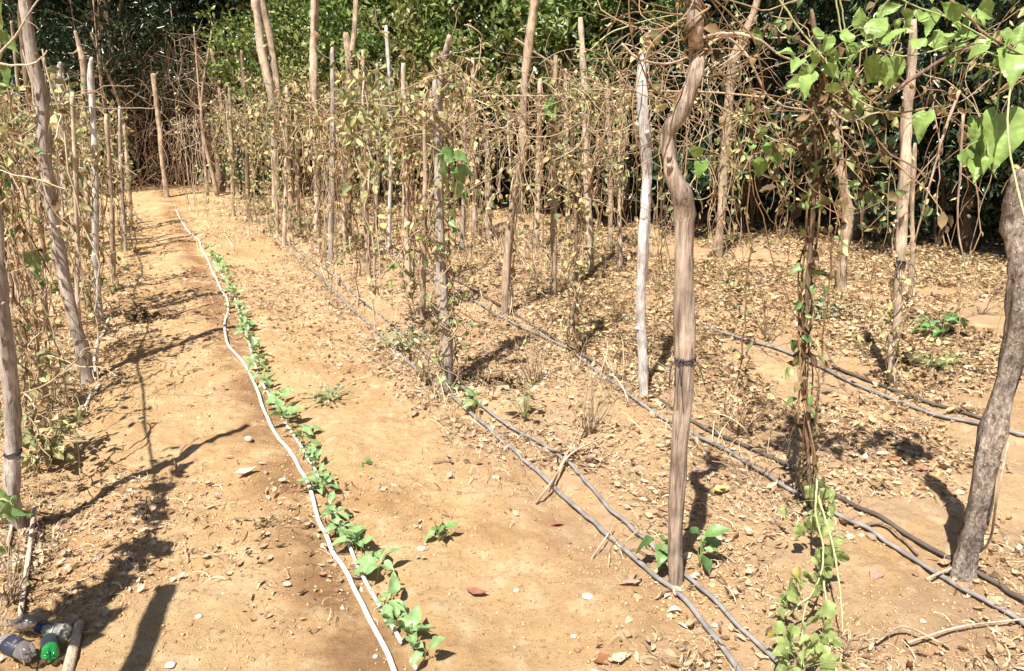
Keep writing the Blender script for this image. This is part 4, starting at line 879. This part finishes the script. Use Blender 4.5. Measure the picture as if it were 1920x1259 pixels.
# single leaves on the ground
def fallen(u, v, L, ang, label, col, seed, tpl=None, lift=.006):
    p = G(u, v); p[2] = float(ghf(p[0], p[1]))+lift; a = R(ang); g = Geo(); t = DEAD[seed % 5]
    mname = 'fallen_leaf_%d' % seed; m = plain(mname, tuple(c*.9 for c in col), .8, var=.3, scale=70); ln = .72*L*depth(p)/FPX
    d = np.array([[math.cos(a), math.sin(a), .05]]); scatter(g, t[0], t[1], (p-d[0]*ln*.5)[None], frames(d, np.array([[.05, -.1, 1.0]])), np.array([ln]))
    tag(obj('fallen_leaf', g, m, p), label, 'leaf')
fallen(895, 1114, 60, -12, 'reddish pink dead leaf in the open soil', (.36, .14, .10), 1, OVATE[1])
fallen(1130, 1240, 70, -15, 'curled russet dead leaf at the bottom edge', (.30, .12, .05), 2, OVATE[0])
fallen(1180, 1105, 60, 10, 'pinkish faded leaf near the middle hose', (.52, .30, .24), 3, OVATE[1])
fallen(1352, 926, 50, 15, 'yellow and cream leaf right of the S bend pole', (.72, .55, .20), 4, OVATE[0])
fallen(1675, 866, 44, 5, 'orange brown leaf right of the dark wrapped stake', (.42, .18, .09), 5, OVATE[1])
fallen(1735, 888, 46, -10, 'large red brown leaf with pale blotch near the right edge trunk', (.40, .19, .13), 6, OVATE[2])
fallen(1645, 1078, 60, 40, 'rosy leaf below the right hose', (.50, .27, .20), 7, OVATE[1])
fallen(1045, 985, 40, 20, 'small rusty red leaf by the left middle hose', (.42, .15, .09), 8, OVATE[1])
fallen(1345, 1025, 34, 60, 'cream round leaf beside the right leafy plant', (.74, .66, .45), 9, HEART[1])
fallen(1155, 1030, 30, 80, 'pale yellow leaf between middle hoses and bare soil', (.70, .56, .34), 10, OVATE[0])
fallen(462, 893, 60, 35, 'flat bleached leaf on the left path', (.76, .66, .46), 11, OVATE[1])
fallen(85, 1093, 24, 0, 'pale yellow leaf on the soil above the bottles', (.74, .62, .32), 12, HEART[0])
fallen(1280, 1180, 34, -50, 'cream leaf scrap resting on the middle hose', (.72, .66, .50), 13, HEART[1])
fallen(1160, 1240, 50, 30, 'pale leaf crossing the russet one at the bottom edge', (.72, .60, .40), 14, OVATE[1])
# stones
def rock(u, v, wpx, label, mat, seed, flat=.6):
    r_ = np.random.RandomState(seed); p = G(u, v); p[2] = float(ghf(p[0], p[1])); s = wpx*.31*depth(p)/FPX; g = Geo()
    th = np.linspace(0, math.pi, 9); ph = np.linspace(0, 2*math.pi, 14, endpoint=False); V = []
    for a in th:
        for b_ in ph:
            d = np.array([math.sin(a)*math.cos(b_), math.sin(a)*math.sin(b_), math.cos(a)]); k = 1+.22*float(vnoise(d[0]*1.7+seed, d[1]*1.7+d[2]))+.25*float(vnoise(d[0]*3+seed*3, d[2]*3+d[1]*2))
            V.append(p+np.array([0, 0, s*flat*.55])+d*s*k*np.array([1, .85, flat]))
    F = [(i*14+j, i*14+(j+1) % 14, (i+1)*14+(j+1) % 14, (i+1)*14+j) for i in range(8) for j in range(14)]
    g.add(V, F); tag(obj('stone', g, M[mat], p), label, 'stone')
rock(1172, 603, 26, 'round tan stone left of the white stake', 'stone', 1, .85)
rock(1137, 616, 16, 'small reddish stone left of the round tan stone', 'stone_red', 2, .8)
rock(1102, 1124, 36, 'flat cream stone between the hoses in the foreground', 'white_rock', 3, .35)
rock(968, 1110, 20, 'small white grey stone in the open foreground soil', 'white_rock', 4, .6)
rock(1083, 1222, 20, 'grey veined pebble at the bottom edge', 'stone_red', 5, .8)
rock(466, 828, 26, 'tan clod left of the white hose', 'stone', 6, .7)
rock(373, 1160, 24, 'white stone chip on the left path', 'white_rock', 7, .5)
rock(320, 1250, 34, 'long white rock scrap at the bottom edge of path', 'white_rock', 8, .4)
rock(790, 1026, 28, 'flat white stone beside lone pale plant', 'white_rock', 9, .35)
rock(704, 1236, 18, 'pointed white chip between the two hoses at bottom', 'white_rock', 10, .6)
rock(1150, 866, 16, 'little pale stone above the middle hoses', 'stone', 11, .6)
rock(930, 900, 26, 'flat pale clod between the seedlings and middle row', 'stone', 12, .35)
rock(1340, 1172, 22, 'white scrap of stone left of the foreground green vine', 'white_rock', 13, .4)
rock(1730, 1165, 20, 'white stone near the lower right hose', 'white_rock', 14, .5)
rock(1075, 1196, 22, 'thin white chip lying above the grey pebble', 'white_rock', 15, .25)
# stick lying across the middle hoses, small dark stick
a, m_, b = G(1005, 948), G(1045, 905), G(1100, 800)
stick('forked straw coloured stick lying across the middle hoses', [a+np.array([0, 0, .012]), m_+np.array([0, 0, .05]), b+np.array([0, 0, .07])], .0052, 'bark_tan', 'fallen_stick', 'stick')
stick('slender straw stem crossing under the forked stick', [G(1030, 930)+np.array([0, 0, .02]), G(1065, 875)+np.array([0, 0, .05]), G(1130, 830)+np.array([0, 0, .03])], .005, 'bark_pale', 'fallen_stick', 'stick')
stick('short dark stick lying in the bare soil', [G(812, 871)+np.array([0, 0, .008]), G(850, 868)+np.array([0, 0, .008])], .007, 'bark_brown', 'fallen_stick', 'stick')
stick('thin pale stick touching the left middle hose', [G(1110, 1050)+np.array([0, 0, .01]), G(1150, 1000)+np.array([0, 0, .03])], .003, 'bark_pale', 'fallen_stick', 'stick')
stick('bent dark twig lying against the dark right hose', [G(1600, 995)+np.array([0, 0, .02]), G(1660, 998)+np.array([0, 0, .03]), G(1720, 1045)+np.array([0, 0, .01])], .006, 'bark_brown', 'fallen_stick', 'stick')
stick('long pale dry stem lying against the right edge trunk foot', [G(1735, 1095)+np.array([0, 0, .02]), G(1830, 1050)+np.array([0, -.03, .06]), W(1870, 930, 2.25), W(1890, 830, 2.3)], .005, 'bark_pale', 'fallen_stick', 'stick')
stick('grey stick with upward side twigs at the lower right', [G(1700, 1215)+np.array([0, 0, .02]), G(1800, 1190)+np.array([0, 0, .03]), G(1930, 1170)+np.array([0, 0, .02])], .004, 'bark_pale', 'fallen_stick', 'stick')
stick('dead vine loop lying on the ground below the right edge trunk', [G(1640, 1215)+np.array([0, 0, .02]), G(1690, 1195)+np.array([0, 0, .04]), G(1760, 1215)+np.array([0, 0, .02])], .005, 'bark_tan', 'fallen_stick', 'stick')

# ------------------------------------------------------------------ plastic bottles at the bottom left
def clear_mat(name, col, rough=.12, alpha=.5):
    m, t, b = new_mat(name); b.inputs['Base Color'].default_value = (*col, 1); b.inputs['Roughness'].default_value = rough; b.inputs['Specular IOR Level'].default_value = .8
    tr = t.nodes.new('ShaderNodeBsdfTransparent'); ms = t.nodes.new('ShaderNodeMixShader'); ms.inputs[0].default_value = alpha
    lw = t.nodes.new('ShaderNodeLayerWeight'); lw.inputs['Blend'].default_value = .45
    mr = t.nodes.new('ShaderNodeMapRange'); mr.inputs['To Min'].default_value = alpha*.6; mr.inputs['To Max'].default_value = min(1, alpha*1.5); t.links.new(lw.outputs['Facing'], mr.inputs['Value']); t.links.new(mr.outputs[0], ms.inputs[0])
    t.links.new(tr.outputs[0], ms.inputs[1]); t.links.new(b.outputs[0], ms.inputs[2]); t.links.new(ms.outputs[0], t.nodes['Material Output'].inputs['Surface'])
    return m
M['pet'] = clear_mat('dusty_clear_plastic', (.62, .58, .53), .18, .6)
M['pet_grey'] = clear_mat('cloudy_plastic', (.27, .24, .23), .2, .65)
M['pet_green'] = clear_mat('green_plastic', (.02, .26, .06), .12, .85)
M['cap_blue'] = plain('blue_cap', (.015, .035, .14), .25, var=.1)
M['label_blue'] = plain('dark_blue_label', (.035, .038, .06), .4, var=.3)
def lathe(prof, p0, d, rng, crush=.0, n=20, petals=0):
    """prof: (distance along axis, radius)"""
    d = np.asarray(d, float); d /= np.linalg.norm(d); A = np.cross(d, (0, 0, 1)); A /= np.linalg.norm(A); B = np.cross(d, A); V = []; ph = rng.rand()*9
    for i, (x, r) in enumerate(prof):
        for k in range(n):
            a = 2*math.pi*k/n; rr = r*(1+crush*float(vnoise(math.cos(a)*1.6+ph, math.sin(a)*1.6+x*26))*2)
            if petals and i >= len(prof)-4: rr *= 1+.10*math.cos(a*petals)
            off = .010*math.cos(a*petals)*((i-(len(prof)-4))/3.0) if petals and i >= len(prof)-4 else 0
            V.append(p0 + d*(x+off) + rr*(A*math.cos(a)+B*math.sin(a)))
    F = [(i*n+j, i*n+(j+1) % n, (i+1)*n+(j+1) % n, (i+1)*n+j) for i in range(len(prof)-1) for j in range(n)]
    g = Geo(); g.add(V, F); return g
def bottle(label, cap_px, z, d, L, r, mat, seed, cap=True, crush=.15, labelband=False, petals=5):
    rng = np.random.RandomState(seed); p = np.asarray(z); base = np.array([p[0], p[1], float(gh(p[0], p[1]))])
    prof = [(-.004, .011), (.016, .0115), (.022, .0125), (.035, .018), (.022+L*.17, r*.85), (.022+L*.26, r), (L*.45, r*.97), (L*.48, r*.93), (L*.51, r*.97), (L*.66, r*.97), (L*.69, r*.93), (L*.72, r*.97), (L*.78, r), (L-.02, r*.96), (L-.006, r*.78), (L, r*.5), (L-.006, .002)]
    root = thing('plastic_bottle', label, 'bottle', base); d = np.asarray(d, float)
    part('body', lathe(prof, p, d, rng, crush, 24, petals), M[mat], root)
    if cap: part('cap', lathe([(-.012, .0005), (-.012, .0145), (-.0105, .0165), (.008, .0172), (.0085, .0150)], p, d, rng, 0), M['cap_blue'], root)
    if labelband: part('paper_label', lathe([(L*.40, r*1.01), (L*.42, r*1.03), (L*.72, r*1.03), (L*.74, r*1.01)], p, d, rng, crush*.6), M['label_blue'], root)
    return root
def at_px(u, v, up): p = G(u, v); q = W(u, v, p[1]-up*1.3); return q
bottle('clear crushed bottle with dark blue cap facing the camera', None, at_px(74, 1178, .055), (.78, .1, -.30), .085, .028, 'pet', 1, crush=.2)
bp_ = at_px(94, 1232, .045); dcam = np.array([.50, -.84, .10]); dcam /= np.linalg.norm(dcam)
bottle('green bottle lying with its ribbed green base towards the camera', None, bp_-dcam*.165, dcam, .165, .025, 'pet_green', 2, cap=False, crush=.04, labelband=True)
bottle('cloudy grey crushed bottle behind the blue capped one', None, at_px(10, 1168, .04), (.95, .05, -.03), .12, .028, 'pet_grey', 3, cap=False, crush=.25)
bottle('flattened bottle with bluish label panel at the bottom left corner', None, at_px(-12, 1195, .06), (.86, -.35, -.10), .155, .029, 'pet_grey', 4, cap=True, crush=.25, labelband=True)
rng = np.random.RandomState(77); g = Geo()
for u0, v0, u1, v1 in ((10, 1150, 0, 1240), (35, 1200, 100, 1195), (60, 1215, 52, 1275), (0, 1225, 30, 1150)):
    a, b = G(u0, v0), G(u1, v1); tube(g, smooth_path([a+np.array([0, 0, .06]), (a+b)/2+np.array([rng.normal()*.03, 0, .085]), b+np.array([0, 0, .05])], 16), .0026, 5)
tag(obj('dry_root', g, M['vine'], G(40, 1210)), 'curly dry root strands lying over the plastic bottles', 'root')

# ------------------------------------------------------------------ the wood behind
def crown_mesh(name, seed, n, size, mat, rx, rz, zc, clumps, tpl, under=False):
    r_ = np.random.RandomState(seed); g = Geo(); c = rdir(clumps, r_)*(r_.rand(clumps, 1)**.4)*np.array([rx, rx, rz])+np.array([0, 0, zc]); cr = r_.uniform(.35, .75, clumps)*min(rx, rz)*.62
    w = r_.randint(0, clumps, n); off = rdir(n, r_)*(cr[w]*(r_.rand(n)**.45))[:, None]*np.array([1, 1, .75]); P = c[w]+off
    P = P[P[:, 2] > .05]; n = len(P); d = nrm(rdir(n, r_)+np.array([0, 0, -.35])); up = nrm(rdir(n, r_)*.8+nrm(off[:n])*.6+np.array([0, 0, .5]))
    scatter(g, tpl[0], tpl[1], P, frames(d, up), size[0]+(size[1]-size[0])*r_.rand(n))
    me = make_mesh(name, g, smooth=False); me.materials.append(M[mat]); return me, c
def trunk_mesh(name, seed, h, r0, cl, mat, limbs=7, stems=1):
    r_ = np.random.RandomState(seed); g = Geo()
    for s in range(stems):
        lean = r_.normal(size=2)*.06*h + (r_.normal(size=2)*.12*h if stems > 1 else 0)
        P = np.array([(0+r_.normal()*.04*(stems > 1), r_.normal()*.04*(stems > 1), -.1), (lean[0]*.3+r_.normal()*.05, lean[1]*.3+r_.normal()*.05, h*.4), (lean[0]*.7+r_.normal()*.07, lean[1]*.7, h*.75), (lean[0], lean[1], h)])
        q = smooth_path(P, 22); rr = r0*np.linspace(1.15, .35, 22)*(1 if s == 0 else .7); tube(g, q, rr, 8, True, .2, r_)
        for k in range(limbs):
            t = cl[r_.randint(len(cl))]; i = r_.randint(9, 20); m = (q[i]+t)/2+np.array([0, 0, .1]); lq = smooth_path([q[i], m, t], 10); tube(g, lq, rr[i]*np.linspace(.6, .12, 10), 5, False)
    me = make_mesh(name, g); me.materials.append(M[mat]); return me
TREES = []
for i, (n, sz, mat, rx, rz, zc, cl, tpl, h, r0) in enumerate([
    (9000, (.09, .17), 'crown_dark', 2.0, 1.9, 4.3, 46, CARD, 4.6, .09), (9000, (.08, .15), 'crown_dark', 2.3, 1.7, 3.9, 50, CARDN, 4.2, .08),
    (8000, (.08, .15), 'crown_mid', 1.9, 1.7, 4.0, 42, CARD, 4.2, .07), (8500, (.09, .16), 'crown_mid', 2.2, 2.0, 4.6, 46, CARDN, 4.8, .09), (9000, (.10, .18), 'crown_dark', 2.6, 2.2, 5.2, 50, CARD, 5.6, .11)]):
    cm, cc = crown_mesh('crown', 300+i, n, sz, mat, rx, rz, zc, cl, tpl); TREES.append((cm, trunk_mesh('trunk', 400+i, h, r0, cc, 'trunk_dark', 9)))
SHRUBS = []
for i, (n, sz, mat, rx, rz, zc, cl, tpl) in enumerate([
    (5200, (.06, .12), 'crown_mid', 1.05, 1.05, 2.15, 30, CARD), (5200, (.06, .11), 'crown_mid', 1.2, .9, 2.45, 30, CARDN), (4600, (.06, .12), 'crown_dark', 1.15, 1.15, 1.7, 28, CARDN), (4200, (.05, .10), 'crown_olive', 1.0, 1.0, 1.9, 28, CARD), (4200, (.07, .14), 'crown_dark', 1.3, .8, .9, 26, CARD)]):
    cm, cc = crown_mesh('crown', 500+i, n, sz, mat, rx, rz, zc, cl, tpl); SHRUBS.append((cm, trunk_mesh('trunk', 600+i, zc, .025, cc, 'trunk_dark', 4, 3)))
def plant_tree(kind, i, x, y, s, rz, name, label, cat, group):
    cm, tm = kind[i]; root = thing(name, label, cat, (x, y, float(gh(x, y))), group); root.rotation_euler = (0, 0, rz); root.scale = (s, s, s)
    for nm, me in (('trunk', tm), ('crown', cm)):
        o = bpy.data.objects.new(nm, me); C.objects.link(o); o.parent = root
    return root
rng = np.random.RandomState(33)
tnames = ['dark leaved tree standing in the wood behind the plot', 'dark drooping leaved tree standing in the wood behind the plot', 'lighter green tree standing in the wood behind the plot', 'tall lighter green tree standing in the wood behind the plot', 'tallest dark tree standing in the wood behind the plot']
snames = ['sunlit mid green shrub at the wood edge', 'tall thin stemmed green shrub at the wood edge', 'dark bushy shrub at the wood edge', 'olive twiggy shrub at the wood edge', 'low dark undergrowth bush in the shade of the wood']
def T(i, x, off, s=1.0): plant_tree(TREES, i, x, edge(x)+off, s, rng.rand()*6.28, 'forest_tree', tnames[i], 'tree', 'trees of the wood')
def S(i, x, off, s=1.0): plant_tree(SHRUBS, i, x, edge(x)+off, s, rng.rand()*6.28, 'shrub', snames[i], 'shrub', 'shrubs along the wood edge')
# front trees: the dark one over the left path end, canopy over the right
for i, x, off in ((1, -6.9, 1.4), (0, -9.2, 1.6), (4, -5.6, 4.0), (0, -4.6, 2.9), (2, -3.2, 1.9), (3, -1.4, 1.6), (2, .3, 1.7), (0, 1.7, 1.8), (1, 2.9, 1.9), (0, 4.0, 1.9), (1, 5.0, 2.0), (4, 6.4, 2.4), (0, 7.6, 2.2), (1, -11.5, 1.0), (3, -13.5, 1.2), (0, 9.2, 2.4)): T(i, x, off)
for off, n in ((4.6, 13), (7.4, 14), (10.5, 14), (14.5, 14)):
    for k in range(n):
        x = -15 + (k+.5)*26/n*(1+off*.03) + rng.normal()*.5; T((0, 1, 4, 0, 1, 3)[rng.randint(6)], x, off+rng.normal()*.5, rng.uniform(1.0, 1.35))
for i, x, off, s in ((0, -3.9, 1.1, 1.0), (1, -2.8, .8, 1.05), (0, -1.9, .7, 1.1), (3, -.9, .7, 1.0), (0, .1, .6, 1.1), (3, -3.0, .5, .95), (3, -1.4, .9, 1.15), (3, .8, .8, 1.0), (1, 1.4, .8, 1.05), (3, -2.3, 1.6, 1.1), (2, -7.6, .9, 1.2), (2, -8.6, .6, 1.1), (2, -6.2, 2.2, 1.2), (0, -10.3, .3, 1.1), (2, 2.0, 1.5, 1.1), (2, 3.0, 1.7, 1.0), (2, 4.2, 1.9, 1.1), (2, 5.2, 1.8, 1), (3, -4.8, 3.0, 1.1), (0, -11.6, -.6, 1.1), (3, -12.6, -1.4, 1.1), (0, -13.4, -2.4, 1.1)): S(i, x, off, s)
for k in range(26):
    x = -9 + k*.62 + rng.normal()*.2; S(4, x, (1.6 if x > -.5 else 3.0)+rng.rand()*1.6, rng.uniform(.7, 1.2))
for x, off, s in ((-6.7, 1.5, .5), (-4.3, .8, .5), (-7.5, .5, .6)): S(4, x, off, s)  # small dark bushes added to imitate the shade band at the far path end
# thin bare saplings in the thicket at the far path end
def sapling_mesh(seed):
    r_ = np.random.RandomState(seed); g = Geo(); h = r_.uniform(2.4, 3.6); q = smooth_path([(0, 0, -.05), (r_.normal()*.1, r_.normal()*.1, h*.5), (r_.normal()*.3, r_.normal()*.3, h)], 16); tube(g, q, r_.uniform(.018, .035)*np.linspace(1.1, .4, 16), 6)
    g2 = Geo()
    for k in range(16):
        i = r_.randint(4, 15); d = r_.normal(size=3)*np.array([.35, .35, .25])+np.array([0, 0, .15]); p = smooth_path([q[i], q[i]+d*.5+r_.normal(size=3)*.05, q[i]+d+r_.normal(size=3)*.08], 8); tube(g2, p, .006*np.linspace(1, .3, 8), 4, False)
    a, b = make_mesh('trunk', g), make_mesh('twig_spray', g2); a.materials.append(M['bark_tan']); b.materials.append(M['vine']); return a, b
SAP = [sapling_mesh(700+i) for i in range(6)]
for k in range(34):
    x = -8.2 + 5.6*rng.rand(); y = edge(x)+.25+2.6*rng.rand(); a, b = SAP[k % 6]
    root = thing('sapling', 'thin bare brown sapling in the shady thicket', 'sapling', (x, y, float(gh(x, y))), 'saplings in the thicket'); root.rotation_euler = (0, 0, rng.rand()*6.28)
    for nm, me in (('trunk', a), ('twig_spray', b)):
        o = bpy.data.objects.new(nm, me); C.objects.link(o); o.parent = root
# brush of dead twigs under the trees, one mass
g = Geo(); r_ = np.random.RandomState(44)
for k in range(1900):
    x = -7.6 + (4.4 if k < 1600 else 11)*r_.rand(); y = edge(x)+.55+2.4*r_.rand(); z = 2.3*r_.rand()**1.2; p = curl(r_, (x, y, z), r_.uniform(.15, .40), 9); p = hang(r_, (x, y, z+.5), r_.uniform(.5, 1.3), .05, 9) if k % 2 else p; p[:, 2] = np.maximum(p[:, 2], .02); tube(g, p, r_.uniform(.002, .005), 3, False)
tag(obj('twig_thicket', g, M['vine_red']), 'brown twig thicket under the trees at the far path end', 'thicket', kind='stuff')
# far-off wood, one mass
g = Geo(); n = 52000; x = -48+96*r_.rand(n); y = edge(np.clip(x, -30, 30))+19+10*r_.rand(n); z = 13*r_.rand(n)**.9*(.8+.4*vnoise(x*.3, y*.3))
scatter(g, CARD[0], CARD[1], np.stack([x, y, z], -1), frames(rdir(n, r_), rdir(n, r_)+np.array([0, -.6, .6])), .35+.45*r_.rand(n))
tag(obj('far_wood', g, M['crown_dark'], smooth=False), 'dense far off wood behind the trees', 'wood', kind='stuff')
